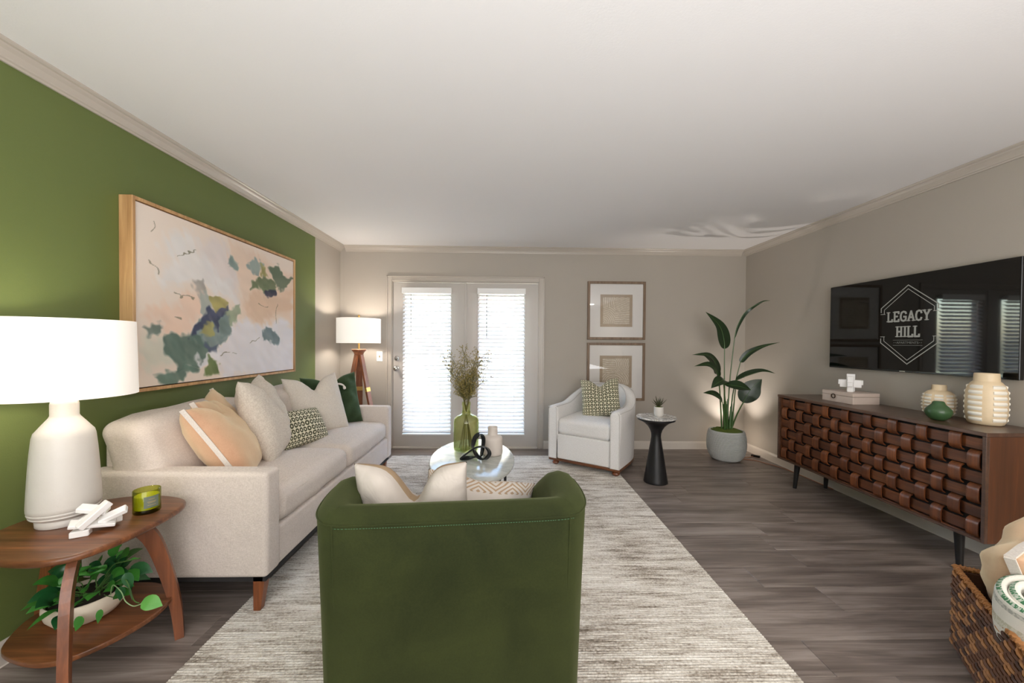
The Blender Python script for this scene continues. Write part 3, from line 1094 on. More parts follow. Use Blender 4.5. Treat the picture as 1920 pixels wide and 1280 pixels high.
for px in (-1.35, 1.4):
    for yy in (7.55, 9.05):
        wb_ = B(T(2.9+px, yy, -0.12+0.32) @ Matrix.Rotation(PI/2, 4, 'X')).lathe([(0.0, -0.1), (0.30, -0.1), (0.32, -0.07), (0.32, 0.07), (0.30, 0.1), (0.0, 0.1)], 24)
        w_ = wb_.obj('wheel', M['tyre'], car)
        B(T(2.9+px, yy, -0.12+0.32) @ Matrix.Rotation(PI/2, 4, 'X')).lathe([(0.0, 0.1), (0.19, 0.1), (0.18, 0.112), (0.0, 0.115)], 16).obj('hubcap', M['chrome'], w_)

# ================================================================ THE THINGS
# ---- rug with real woven ridges
RX0, RX1, RY0, RY1 = -1.252, 1.143, 1.235, 4.285
b = B()
v, f = [], []
nr = 250
rnd = random.Random(3)
nseg = 24
ys, zs = [], []
for i in range(nr):
    a = RY0+(RY1-RY0)*i/nr
    d_ = (RY1-RY0)/nr
    hh = 0.0095+rnd.uniform(-0.0008, 0.0012)
    for q, z in ((0, 0.0068), (0.25, hh), (0.7, hh)):
        ys.append(a+d_*q); zs.append(z)
ys.append(RY1); zs.append(0.007)
ys = [RY0]+ys+[RY1]; zs = [0.0005]+zs+[0.0005]
for k in range(nseg+1):
    x = RX0+(RX1-RX0)*k/nseg
    for y, z in zip(ys, zs):
        v.append((x, y, z+(0.0006*math.sin(k*2.1+y*40) if z > 0.002 else 0)))
n = len(ys)
for k in range(nseg):
    for i in range(n-1):
        f.append((k*n+i, k*n+i+1, (k+1)*n+i+1, (k+1)*n+i))
f.append(tuple(range(n))); f.append(tuple(range(nseg*n, (nseg+1)*n))[::-1])
b.add(v, f)
rug = b.obj('area_rug', M['rug'], angle=60)
tag(rug, 'large cream and taupe ribbed area rug under sofa and coffee table', 'rug')
recenter(rug, (RX0, RY0, 0))
RZ = 0.0102

# ---- sofa
sofa = thing('sofa', 'long oatmeal upholstered sofa with tapered wooden legs along green wall', 'sofa', (-1.53, 2.76, 0))
SX0, SX1, SY0, SY1 = -1.955, -1.10, 1.776, 3.735
AT = 0.112
def s_arm(y0, y1):
    b = B()
    b.rbox((SX0+SX1)/2, (y0+y1)/2, (0.178+0.672)/2, SX1-SX0, y1-y0, 0.672-0.178, r=0.022, n=3, k=4, puff=(0.003, 0.004, 0.004))
    return b.obj('arm', M['sofa'], sofa, angle=60)
s_arm(SY0, SY0+AT)
s_arm(SY1-AT, SY1)
b = B().rbox((SX0+SX1)/2-0.002, (SY0+SY1)/2, (0.182+0.372)/2, SX1-SX0-0.008, SY1-SY0-2*AT+0.02, 0.19, r=0.016, n=3, k=3)
b.obj('seat_base', M['sofa'], sofa, angle=60)
b = B().rbox(-1.895, (SY0+SY1)/2, 0.50, 0.12, SY1-SY0-2*AT+0.02, 0.60, r=0.04, n=3, k=3)
b.obj('back_frame', M['sofa'], sofa, angle=60)
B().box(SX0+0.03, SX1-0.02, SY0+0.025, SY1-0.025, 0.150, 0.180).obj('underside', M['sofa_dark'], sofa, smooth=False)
ymid = 2.735
def seam(y0, y1, x, z, wob=0.0):
    return [(x, y0+(y1-y0)*i/14, z+wob*math.sin(i*1.3)) for i in range(15)]
for (y0, y1) in ((SY0+AT, ymid), (ymid, SY1-AT)):
    cy = (y0+y1)/2
    L = y1-y0-0.004
    b = B().rbox(-1.435, cy, 0.452, 0.655, L, 0.165, r=0.055, n=5, k=9, puff=(0.012, 0.0, 0.028),
                 warp=lambda o, s_=cy: Vector((o.x+0.004*math.sin(o.y*21+s_), o.y, o.z+0.004*math.sin(o.x*17+s_)*math.sin(o.y*9)+0.002*math.sin(o.y*31))))
    c_ = b.obj('seat_cushion', M['sofa'], sofa, angle=70)
    for zz in (0.408, 0.497):
        B().tube(seam(y0+0.05, y1-0.05, -1.106, zz, 0.0008), 0.0022, 5).obj('seam', M['sofa'], c_)
for i, (y0, y1) in enumerate(((SY0+0.03, 2.72), (2.72, SY1-0.03))):
    cy = (y0+y1)/2
    def wp(o, i=i):
        # leans back at the top, corners droop
        u = o.y/((y1-y0)/2)
        z = o.z-0.035*max(0, abs(u)-0.6)/0.4*(1 if o.z > 0 else 0)
        return Vector((o.x-0.26*(o.z+0.2)+0.006*math.sin(o.z*17+o.y*11+i), o.y+0.004*math.sin(o.z*20), z+0.005*math.sin(o.y*13+i)))
    b = B().rbox(-1.715, cy, 0.725, 0.215, y1-y0-0.004, 0.37, r=0.058, n=5, k=9, puff=(0.026, 0.0, 0.016), warp=wp)
    b.obj('back_cushion', M['sofa'], sofa, angle=70)
def taper_leg(x, y, z0, z1, r0_, r1_, ox=0, oy=0, sq=True):
    v, f = [], []
    for z, r_, dx, dy in ((z0, r0_, ox, oy), (z1, r1_, 0, 0)):
        k = r_*0.22
        for a, c in ((-r_+k, -r_), (r_-k, -r_), (r_, -r_+k), (r_, r_-k), (r_-k, r_), (-r_+k, r_), (-r_, r_-k), (-r_, -r_+k)):
            v.append((x+dx+a, y+dy+c, z))
    f = [(i, (i+1) % 8, 8+(i+1) % 8, 8+i) for i in range(8)]+[tuple(range(8))[::-1], tuple(range(8, 16))]
    return B().add(v, f)
for x, y, z in ((-1.155, 1.83, RZ), (-1.155, 3.67, RZ), (-1.90, 1.83, 0), (-1.90, 3.67, 0)):
    taper_leg(x, y, z, 0.178, 0.017, 0.029, ox=-0.008 if x > -1.5 else 0.005, oy=-0.012 if y < 2 else 0.012).obj('leg', M['walnut_z'], sofa, smooth=False)

# ---- cushions on the sofa
def cushion(name, label, mat, M4, w, h, t, band=None, group=None, kind='plain', **k):
    b = B()
    brd = pillow_mesh(b, w, h, t, **k)
    o = b.obj(name, mat, None, local=True, angle=80)
    pose(o, M4)
    tag(o, label, 'cushion', group)
    n = k.get('n', 20)
    if band:
        bmat, bw, sides = band
        for sd in sides:
            keys = [(0 if sd == 'l' else n, j) for j in range(n+1)] if sd in 'lr' else [(j, n if sd == 't' else 0) for j in range(n+1)]
            pts = [brd[q] for q in keys]
            out = {'l': Vector((-1, 0, 0)), 'r': Vector((1, 0, 0)), 't': Vector((0, 0, 1)), 'b': Vector((0, 0, -1))}[sd]
            bb = B().ribbon([p+out*0.003 for p in pts], (0, 1, 0), bw, 0.006)
            bb.obj('edge_band', bmat, o, local=True)
    return o
SG = None
cushion('throw_pillow', 'peach velvet cushion with white edge tape, nearest the sofa arm', M['tan_velvet'],
        pillow_pose((-1.45, 2.21, 0.525), 26, 32, 2), 0.47, 0.47, 0.23, band=(M['cream_band'], 0.011, 'lr'), chop=0.10, seed=2, pinch=0.05)
cushion('throw_pillow', 'second peach velvet cushion, mostly hidden behind the first', M['tan_velvet'],
        pillow_pose((-1.565, 2.36, 0.53), 26, 27, -3), 0.47, 0.48, 0.16, band=(M['cream_band'], 0.011, 'lr'), chop=0.10, seed=5, pinch=0.05)
cushion('throw_pillow', 'large ivory linen cushion in the middle of the left sofa half', M['boucle'],
        pillow_pose((-1.50, 2.56, 0.53), 22, 18, 0), 0.55, 0.53, 0.24, chop=0.20, seed=9, pinch=0.05, wr=0.010, power=0.55)
cushion('lumbar_pillow', 'small rectangular cushion printed with dark rings, on the sofa', M['ring'],
        pillow_pose((-1.42, 2.78, 0.54), -8, 28, 4), 0.46, 0.27, 0.14, seed=12, pinch=0.03)
cushion('throw_pillow', 'ivory linen cushion with pinched top on the right sofa half', M['ivory_linen'],
        pillow_pose((-1.47, 3.13, 0.53), -34, 20, -3), 0.46, 0.49, 0.19, chop=0.22, seed=15, pinch=0.06, power=0.52)
gp = cushion('throw_pillow', 'dark green cushion with white tassel cord against far sofa arm', M['dark_green'],
        pillow_pose((-1.49, 3.41, 0.53), -46, 14, -4), 0.48, 0.46, 0.19, chop=0.16, seed=18, pinch=0.06, wr=0.014, power=0.52)
cc = spline([(-0.02, -0.10, 0.36), (0.03, -0.115, 0.365), (0.07, -0.115, 0.345), (0.075, -0.118, 0.31)], 5)
B().tube(cc, [0.008]*(len(cc)-4)+[0.012, 0.013, 0.012, 0.008], 8).obj('tassel_cord', M['cream_band'], gp, local=True)

# ---- abstract painting in a deep frame
PAINT = [
  ((222,213,210),[(0.273,0.909),(0.456,0.922),(0.502,0.711),(0.526,0.535),(0.411,0.59),(0.31,0.707)]),
  ((231,200,178),[(0.051,0.423),(0.116,0.471),(0.186,0.492),(0.228,0.554),(0.272,0.552),(0.281,0.452),(0.236,0.381),(0.227,0.314),(0.153,0.28),(0.093,0.288),(0.115,0.35),(0.051,0.364)]),
  ((228,203,182),[(0.456,0.972),(0.603,0.952),(0.809,0.923),(0.994,0.901),(0.994,0.707),(0.975,0.445),(0.841,0.464),(0.715,0.379),(0.602,0.399),(0.55,0.447),(0.526,0.665),(0.502,0.787),(0.456,0.848)]),
  ((218,187,160),[(0.657,0.639),(0.876,0.683),(0.984,0.705),(0.989,0.544),(0.808,0.49),(0.715,0.408),(0.615,0.428),(0.576,0.544)]),
  ((226,224,222),[(0.124,0.877),(0.229,0.955),(0.26,0.903),(0.273,0.831),(0.35,0.776),(0.39,0.682),(0.456,0.649),(0.502,0.545),(0.389,0.586),(0.31,0.615),(0.237,0.632),(0.17,0.615),(0.123,0.584),(0.091,0.621),(0.116,0.673),(0.162,0.749),(0.116,0.773),(0.113,0.842)]),
  ((212,213,198),[(0.024,0.286),(0.093,0.278),(0.153,0.166),(0.092,0.109),(0.057,0.074),(0.02,0.172)]),
  ((222,221,228),[(0.477,0.364),(0.576,0.41),(0.715,0.379),(0.876,0.437),(0.988,0.365),(0.988,0.0),(0.454,-0.012),(0.388,0.057),(0.348,0.156),(0.432,0.25)]),
  ((134,150,122),[(0.389,0.406),(0.526,0.535),(0.538,0.459),(0.454,0.325),(0.4,0.274)]),
  ((150,145,138),[(0.237,0.632),(0.291,0.656),(0.319,0.595),(0.291,0.555),(0.254,0.57)]),
  ((160,168,160),[(0.272,0.562),(0.319,0.572),(0.348,0.508),(0.309,0.433),(0.277,0.451)]),
  ((112,132,132),[(0.227,0.292),(0.272,0.384),(0.348,0.402),(0.455,0.425),(0.477,0.338),(0.389,0.213),(0.308,0.203),(0.253,0.238)]),
  ((74,100,90),[(0.115,0.279),(0.21,0.292),(0.271,0.272),(0.348,0.202),(0.289,0.124),(0.235,0.095),(0.168,0.081),(0.152,0.145),(0.114,0.208)]),
  ((84,112,100),[(0.074,0.042),(0.129,0.085),(0.201,0.098),(0.253,0.083),(0.201,0.045),(0.152,0.01),(0.092,0.014)]),
  ((50,58,86),[(0.329,0.505),(0.358,0.462),(0.444,0.497),(0.444,0.461),(0.389,0.394),(0.379,0.346),(0.348,0.391),(0.29,0.339),(0.227,0.282),(0.245,0.337),(0.29,0.397)]),
  ((70,80,104),[(0.308,0.227),(0.4,0.232),(0.389,0.19),(0.337,0.197)]),
  ((162,154,90),[(0.339,0.553),(0.389,0.562),(0.438,0.522),(0.433,0.484),(0.389,0.478),(0.364,0.445),(0.343,0.495)]),
  ((164,157,94),[(0.318,0.376),(0.348,0.385),(0.358,0.332),(0.338,0.296),(0.281,0.299),(0.29,0.339)]),
  ((228,226,230),[(0.253,0.161),(0.271,0.115),(0.328,0.179),(0.41,0.183),(0.389,0.154),(0.308,0.134),(0.27,0.104),(0.248,0.127)]),
  ((92,113,60),[(0.337,0.173),(0.352,0.155),(0.378,0.106),(0.378,0.046),(0.357,0.031),(0.308,0.037),(0.308,0.089),(0.323,0.146)]),
  ((100,118,110),[(0.024,0.324),(0.093,0.358),(0.108,0.319),(0.037,0.286)]),
  ((130,146,142),[(0.59,0.853),(0.644,0.897),(0.7,0.874),(0.671,0.782),(0.616,0.807)]),
  ((96,113,80),[(0.644,0.733),(0.761,0.776),(0.825,0.733),(0.761,0.659),(0.686,0.687),(0.602,0.655)]),
  ((86,106,84),[(0.761,0.879),(0.859,0.923),(0.893,0.856),(0.984,0.842),(0.929,0.757),(0.859,0.71),(0.792,0.755)]),
  ((150,146,86),[(0.693,0.872),(0.73,0.869),(0.753,0.782),(0.708,0.777)]),
  ((46,50,74),[(0.715,0.679),(0.809,0.699),(0.817,0.656),(0.768,0.61),(0.723,0.638)]),
  ((92,113,118),[(0.715,0.351),(0.776,0.369),(0.849,0.282),(0.841,0.221),(0.76,0.258),(0.715,0.266)]),
  ((110,136,132),[(0.462,0.863),(0.479,0.875),(0.515,0.816),(0.508,0.795),(0.456,0.798)])]
STROKES = [[(0.17,0.761),(0.212,0.797),(0.264,0.833)],[(0.053,0.696),(0.08,0.681),(0.101,0.658)],[(0.162,0.566),(0.202,0.527),(0.245,0.535)],[(0.671,0.545),(0.753,0.527)],[(0.06,0.907),(0.059,0.839)],[(0.399,0.165),(0.454,0.177),(0.495,0.167)],[(0.615,0.25),(0.685,0.293)],[(0.841,0.586),(0.824,0.402)],[(0.153,0.409),(0.185,0.408)]]

def paint_fn(u, v):
    H_, W_ = u.shape
    col = np.zeros((H_, W_, 3))
    n0 = vnoise(u, v, 5, 4, 1)
    base = np.array([233, 216, 200.])*(1-n0[..., None]*0.0)+np.array([-6, -2, 2.])*n0[..., None]
    col[:] = base
    wu = (vnoise(u, v, 14, 10, 2)-0.5)*0.035+(vnoise(u, v, 50, 30, 3)-0.5)*0.018
    wv = (vnoise(u, v, 14, 10, 4)-0.5)*0.05+(vnoise(u, v, 40, 60, 5)-0.5)*0.02
    U_, V_ = u+wu, v+wv
    for k, (c, P_) in enumerate(PAINT):
        # signed distance to the polygon
        ins = np.zeros(u.shape, bool)
        dist = np.full(u.shape, 9.0)
        n = len(P_)
        for i in range(n):
            (x1, y1), (x2, y2) = P_[i], P_[(i+1) % n]
            y1 *= 0.66; y2 *= 0.66
            vv2 = V_*0.66
            cond = ((y1 > vv2) != (y2 > vv2)) & (U_ < (x2-x1)*(vv2-y1)/((y2-y1) or 1e-9)+x1)
            ins ^= cond
            dx, dy = x2-x1, y2-y1
            tt = np.clip(((U_-x1)*dx+(vv2-y1)*dy)/(dx*dx+dy*dy+1e-12), 0, 1)
            dist = np.minimum(dist, np.hypot(U_-x1-tt*dx, vv2-y1-tt*dy))
        sd = np.where(ins, dist, -dist)
        soft = 0.006 if k > 6 else 0.02
        br = vnoise(u+0.35*v, v-0.2*u+0.3, 60, 22, 20+k)
        a = np.clip((sd+0.003+(br-0.5)*(0.02 if k > 6 else 0.03))/soft*0.5+0.5, 0, 1)
        op = 0.93 if k > 8 else 0.85
        a = a*op*(0.86+0.14*br)
        mott = 1+(vnoise(u+0.5*v, v, 26, 18, 60+k)-0.5)*(0.22 if sum(c) < 450 else 0.05)
        cc_ = np.array(c, float)[None, None, :]*mott[..., None]
        col = col*(1-a[..., None])+cc_*a[..., None]
    for st in STROKES:
        for (x1, y1), (x2, y2) in zip(st[:-1], st[1:]):
            dx, dy = x2-x1, (y2-y1)*0.66
            tt = np.clip(((U_-x1)*dx+(V_-y1)*0.66*dy)/(dx*dx+dy*dy+1e-12), 0, 1)
            d = np.hypot(U_-x1-tt*dx, (V_-y1)*0.66-tt*dy)
            a = np.clip((0.0028-d)/0.0015, 0, 1)*0.75
            col = col*(1-a[..., None])+np.array([116, 112, 90.])*a[..., None]
    return np.clip(col, 0, 255)
FY0, FY1, FZ0, FZ1, FX = 1.987, 3.505, 1.013, 2.031, -1.906
art = thing('framed_painting', 'large abstract painting in green, peach and white, framed, above the sofa', 'painting', (XL, (FY0+FY1)/2, FZ0))
fw_ = 0.018
b = B()
b.box(XL, FX, FY0, FY0+fw_, FZ0, FZ1, ch=0.002)
b.box(XL, FX, FY1-fw_, FY1, FZ0, FZ1, ch=0.002)
b.box(XL, FX, FY0+fw_, FY1-fw_, FZ0, FZ0+fw_, ch=0.002)
b.box(XL, FX, FY0+fw_, FY1-fw_, FZ1-fw_, FZ1, ch=0.002)
b.obj('frame', M['oak'], art, smooth=False)
B().box(XL+0.004, FX-0.034, FY0+fw_, FY1-fw_, FZ0+fw_, FZ1-fw_).obj('shadow_gap', M['black_void'], art, smooth=False)
g_ = 0.006
B().box(FX-0.034, FX-0.009, FY0+fw_+g_, FY1-fw_-g_, FZ0+fw_+g_, FZ1-fw_-g_).obj('stretcher', M['white_paint2'], art, smooth=False)
vcol_grid('canvas', 384, 256, (FX-0.0085, FY0+fw_+g_, FZ0+fw_+g_), (0, FY1-FY0-2*fw_-2*g_, 0), (0, 0, FZ1-FZ0-2*fw_-2*g_), paint_fn, M['painting'], art)

# ---- two framed prints on the far wall
def print_fn(which):
    def fn(u, v):
        base = np.array([186, 170, 148.])
        border = np.array([168, 148, 124.])
        line = np.array([238, 231, 218.])
        nz = vnoise(u, v, 30, 30, 7+which)
        x, y = (u-0.09)/0.82, (v-0.09)/0.82
        inside = (x > 0) & (x < 1) & (y > 0) & (y < 1)
        xx, yy = np.clip(x, 0, 1), np.clip(y, 0, 1)
        wob = (vnoise(u, v, 8, 8, 17+which)-0.5)*0.03
        if which == 0:
            q1 = np.hypot(xx-0.0, yy-0.05+wob)          # arcs lower left
            q2 = np.hypot(xx-0.45, yy-0.5)
            s1 = np.sin(q1*2*PI*15)
            s2 = np.sin((yy+wob)*2*PI*14)
            s3 = np.sin((xx*0.3+yy+wob)*2*PI*16)
            s4 = np.sin((xx+wob)*2*PI*13)
            s = np.where((xx < 0.45) & (yy < 0.62), s1, np.where((xx >= 0.45) & (yy > 0.5), s3, np.where(yy <= 0.5, s2, s4)))
        else:
            q1 = np.hypot(xx-0.42, yy-0.0+wob)
            s1 = np.sin(q1*2*PI*14)
            s2 = np.sin((yy+wob)*2*PI*13)
            s3 = np.sin((xx+0.12*np.sin(yy*6)+wob)*2*PI*15)
            s = np.where(yy < 0.42, s1, np.where(xx < 0.48, s2, s3))
        a = np.clip((s-0.25)*3, 0, 1)*0.75*(0.6+0.4*nz)
        col = base[None, None]*(1-a[..., None])+line[None, None]*a[..., None]
        col = np.where(inside[..., None], col, border[None, None])
        return np.clip(col*(0.97+0.05*nz[..., None]), 0, 255)
    return fn
def framed(x0, x1, z0, z1, label, which):
    t = thing('framed_print', label, 'picture', ((x0+x1)/2, D, z0), group='framed relief prints on the far wall')
    fy = D-0.028
    w = 0.030
    b = B()
    b.box(x0, x0+w, fy, D, z0, z1, ch=0.003)
    b.box(x1-w, x1, fy, D, z0, z1, ch=0.003)
    b.box(x0+w, x1-w, fy, D, z0, z0+w, ch=0.003)
    b.box(x0+w, x1-w, fy, D, z1-w, z1, ch=0.003)
    b.obj('frame', M['frame_wood'], t, smooth=False)
    mx, mz = (x1-x0)*0.205, (z1-z0)*0.205
    b = B()
    my0, my1 = D-0.013, D-0.009
    b.box(x0+w, x0+mx, my0, my1, z0+w, z1-w)
    b.box(x1-mx, x1-w, my0, my1, z0+w, z1-w)
    b.box(x0+mx, x1-mx, my0, my1, z0+w, z0+mz)
    b.box(x0+mx, x1-mx, my0, my1, z1-mz, z1-w)
    b.obj('mat_board', M['white_paint2'], t, smooth=False)
    m2 = 0.012
    B().box(x0+mx-0.001, x1-mx+0.001, D-0.008, D-0.002, z0+mz-0.001, z1-mz+0.001).obj('backing', M['white_paint2'], t, smooth=False)
    vcol_grid('print', 150, 150, (x0+mx+m2, D-0.0085, z0+mz+m2), (x1-x0-2*mx-2*m2, 0, 0), (0, 0, z1-z0-2*mz-2*m2), print_fn(which), M['print'], t)
    B().box(x0+w-0.002, x1-w+0.002, D-0.020, D-0.018, z0+w-0.002, z1-w+0.002).obj('glass', M['picture_glass'], t, smooth=False)
framed(1.012, 1.722, 1.338, 2.046, 'upper square framed print of beige relief arcs on white mat', 0)
framed(1.012, 1.722, 0.594, 1.300, 'lower square framed print partly hidden behind the white armchair', 1)

# ---- white glass-shaded tripod floor lamp
FLX, FLY = -1.625, 4.275
fl = thing('floor_lamp', 'lit tripod floor lamp with wooden legs and white drum shade in the corner', 'floor lamp', (FLX, FLY, 0))
def drum(cx, cy, z0, z1, r0_, r1_, th=0.003, n=64):
    return B().lathe([(r0_, z0), (r1_, z1), (r1_-th, z1), (r0_-th, z0)], n, (cx, cy, 0), cap=False, close=True)
drum(FLX, FLY, 1.275, 1.548, 0.232, 0.232).obj('lamp_shade', M['shade2'], fl)
b = B()
b.lathe([(0.0, 1.555), (0.006, 1.555), (0.006, 1.568), (0.010, 1.574), (0.011, 1.584), (0.006, 1.592), (0.0, 1.594)], 16, (FLX, FLY, 0))
b.obj('finial', M['brass'], fl)
b = B()
for a in (0.3, 0.3+2*PI/3, 0.3+4*PI/3):
    b.tube([(FLX, FLY, 1.54), (FLX+0.23*math.cos(a), FLY+0.23*math.sin(a), 1.54)], 0.002, 5)
b.lathe([(0.010, 1.20), (0.010, 1.55)], 12, (FLX, FLY, 0))
b.obj('stem', M['brass'], fl)
B().lathe([(0.0, 1.36), (0.03, 1.37), (0.036, 1.41), (0.026, 1.45), (0.0, 1.46)], 16, (FLX, FLY, 0)).obj('bulb', M['shade2'], fl)
B().lathe([(0.0, 1.145), (0.045, 1.145), (0.052, 1.158), (0.054, 1.168), (0.062, 1.178), (0.076, 1.196), (0.078, 1.204), (0.070, 1.209), (0.0, 1.209)], 40, (FLX, FLY, 0)).obj('cap', M['lamp_wood'], fl)
for k, a in enumerate((-12, 108, 232)):
    a = math.radians(a)
    d_ = Vector((math.cos(a), math.sin(a), 0))
    tg = Vector((-d_.y, d_.x, 0))
    def pt(z):
        return Vector((FLX, FLY, z)) + d_*(0.028+(1.15-z)/1.15*0.235)
    B().ribbon([pt(1.15), pt(0.78)], tg, [0.028, 0.036], 0.022).obj('leg', M['lamp_wood'], fl, smooth=False)
    B().ribbon([pt(0.78), pt(0.735)], tg, 0.0375, 0.024).obj('leg_collar', M['brass'], fl, smooth=False)
    B().ribbon([pt(0.735), pt(0.0)], tg, [0.036, 0.022], 0.022).obj('leg_foot', M['lamp_wood'], fl, smooth=False)
light('floor_lamp_bulb', 'POINT', (FLX, FLY, 1.42), 38, (1.0, 0.91, 0.81), shadow_soft_size=0.05)

# ---- three-legged oval side table
def loop(pts, n=6):
    return [(p.x, p.y) for p in spline([(a, c, 0) for a, c in pts], n, closed=True)]
TT = 0.58
top_o = loop([(-1.595, 1.227), (-1.488, 1.222), (-1.409, 1.253), (-1.366, 1.32), (-1.35, 1.425), (-1.354, 1.566), (-1.380, 1.665), (-1.44, 1.722), (-1.565, 1.755), (-1.70, 1.74), (-1.81, 1.665), (-1.865, 1.56), (-1.866, 1.436), (-1.80, 1.32), (-1.71, 1.255)])
st = thing('side_table', 'three-legged walnut side table with oval top and lower shelf beside sofa', 'side table', (-1.61, 1.47, 0))
B().prism(top_o, TT-0.024, TT, ch=0.008).obj('tabletop', M['walnut'], st, angle=50)
SH = 0.19
sh_o = loop([(-1.604, 1.303), (-1.509, 1.313), (-1.448, 1.372), (-1.404, 1.463), (-1.394, 1.564), (-1.436, 1.668), (-1.543, 1.728), (-1.65, 1.738), (-1.76, 1.70), (-1.84, 1.62), (-1.862, 1.52), (-1.81, 1.41), (-1.745, 1.345)])
B().prism(sh_o, SH-0.020, SH, ch=0.004).obj('shelf', M['walnut'], st, angle=50)
for pts in ([(-1.535, 1.565, TT-0.022), (-1.478, 1.612, 0.46), (-1.440, 1.640, 0.30), (-1.412, 1.655, 0.14), (-1.396, 1.655, 0.0)],
            [(-1.50, 1.36, TT-0.022), (-1.462, 1.295, 0.44), (-1.432, 1.258, 0.27), (-1.412, 1.238, 0.12), (-1.402, 1.232, 0.0)],
            [(-1.725, 1.535, TT-0.022), (-1.80, 1.548, 0.44), (-1.850, 1.560, 0.27), (-1.876, 1.566, 0.12), (-1.884, 1.568, 0.0)]):
    c = spline(pts, 5)
    rd = Vector((pts[-1][0]-pts[0][0], pts[-1][1]-pts[0][1], 0)).normalized()
    n = len(c)
    B().ribbon(c, rd, [0.031-0.016*(i/(n-1)) for i in range(n)], 0.026).obj('leg', M['walnut_z'], st, smooth=False)

# ---- table lamp
LX, LY = -1.70, 1.50
tl = thing('table_lamp', 'lit table lamp with white stoneware base and wide drum shade, left foreground', 'table lamp', (LX, LY, TT))
z = TT
prof = [(0.0, 0), (0.074, 0), (0.077, 0.003), (0.078, 0.022), (0.074, 0.026), (0.080, 0.030), (0.090, 0.036), (0.093, 0.040), (0.091, 0.044), (0.095, 0.048), (0.097, 0.054), (0.0945, 0.058), (0.098, 0.063), (0.0985, 0.075),
        (0.096, 0.14), (0.0925, 0.21), (0.088, 0.28), (0.083, 0.335), (0.079, 0.352), (0.072, 0.362), (0.056, 0.386), (0.042, 0.406), (0.0385, 0.414), (0.0385, 0.458), (0.036, 0.468), (0.030, 0.474), (0.0, 0.475)]
B().lathe([(r_, z+h_) for r_, h_ in prof], 64, (LX, LY, 0)).obj('base', M['ceramic'], tl, angle=50)
drum(LX, LY, 1.068, 1.362, 0.206, 0.200).obj('lamp_shade', M['shade'], tl)
b = B().lathe([(0.011, z+0.47), (0.011, 1.30)], 12, (LX, LY, 0))
for a in (0.3, 0.3+2*PI/3, 0.3+4*PI/3):
    b.tube([(LX, LY, 1.352), (LX+0.199*math.cos(a), LY+0.199*math.sin(a), 1.352)], 0.002, 5)
b.tube([(LX, LY, 1.30), (LX, LY, 1.365)], 0.004, 6)
b.obj('stem', M['brass'], tl)
B().lathe([(0.0, 1.13), (0.03, 1.14), (0.036, 1.18), (0.026, 1.22), (0.0, 1.23)], 16, (LX, LY, 0)).obj('bulb', M['shade'], tl)
light('table_lamp_bulb', 'POINT', (LX, LY, 1.215), 8.5, (1.0, 0.91, 0.78), shadow_soft_size=0.05)

# ---- white block sculpture
def blocks(name, label, c, specs, mat, cat='sculpture'):
    t = thing(name, label, cat, c)
    for (x, y_, z_, sx, sy, sz, rx, ry, rz_) in specs:
        m4 = T(c[0]+x, c[1]+y_, c[2]+z_) @ Euler((math.radians(rx), math.radians(ry), math.radians(rz_))).to_matrix().to_4x4()
        B(m4).box(-sx/2, sx/2, -sy/2, sy/2, -sz/2, sz/2, ch=0.0025).obj('block', mat, t, smooth=False)
    return t
blocks('block_sculpture', 'white sculpture of interlocked slanting blocks on the side table', (-1.505, 1.425, TT), [
    (0.000, -0.010, 0.032, 0.120, 0.050, 0.012, 10, 12, 42),
    (0.012, -0.018, 0.066, 0.105, 0.030, 0.022, 4, -40, 62),
    (-0.022, 0.012, 0.074, 0.085, 0.036, 0.018, 14, 14, 20),
    (0.040, 0.022, 0.050, 0.080, 0.032, 0.018, 25, -22, 30),
    (-0.012, -0.040, 0.012, 0.050, 0.034, 0.022, 0, 0, 30),
    (-0.040, 0.000, 0.046, 0.075, 0.032, 0.016, -18, -24, 70),
    (0.012, 0.030, 0.022, 0.070, 0.042, 0.022, -10, 10, 80)], M['white_matte'])

# ---- candle
CX, CYY = -1.468, 1.585
cn = thing('candle_jar', 'olive green glass candle jar with a grey label on the side table', 'candle', (CX, CYY, TT))
B().lathe([(0.0, TT), (0.041, TT), (0.0435, TT+0.004), (0.0435, TT+0.012), (0.0435, TT+0.092), (0.0425, TT+0.0935), (0.0405, TT+0.092), (0.0405, TT+0.016), (0.0, TT+0.014)], 48, (CX, CYY, 0)).obj('jar', M['candle_glass'], cn, angle=50)
B().lathe([(0.0, TT+0.017), (0.0395, TT+0.017), (0.0395, TT+0.069), (0.036, TT+0.071), (0.0, TT+0.070)], 40, (CX, CYY, 0)).obj('wax', M['wax'], cn, angle=50)
B().tube([(CX, CYY, TT+0.07), (CX+0.001, CYY, TT+0.08)], 0.001, 5).obj('wick', M['white_matte'], cn)
def wrap(c, r_, a0, a1, z0, z1, th=0.0005, n=10):
    v, f = [], []
    for i in range(n+1):
        a = a0+(a1-a0)*i/n
        for rr_ in (r_, r_+th):
            for zz in (z0, z1):
                v.append((c[0]+rr_*math.cos(a), c[1]+rr_*math.sin(a), zz))
    for i in range(n):
        o = i*4
        f += [(o, o+4, o+5, o+1), (o+2, o+3, o+7, o+6), (o, o+2, o+6, o+4), (o+1, o+5, o+7, o+3)]
    f += [(0, 1, 3, 2), (n*4, n*4+2, n*4+3, n*4+1)]
    return B().add(v, f)
M['grey_label'] = m_plain('sage_label', rgb(112, 122, 108), 0.6, var=0.03)
M['gold_ink'] = m_plain('gold_ink', rgb(190, 160, 110), 0.5)
la = math.radians(-28)
lb_ = wrap((CX, CYY), 0.0437, la-0.55, la+0.55, TT+0.026, TT+0.072).obj('label', M['grey_label'], cn)
b = B()
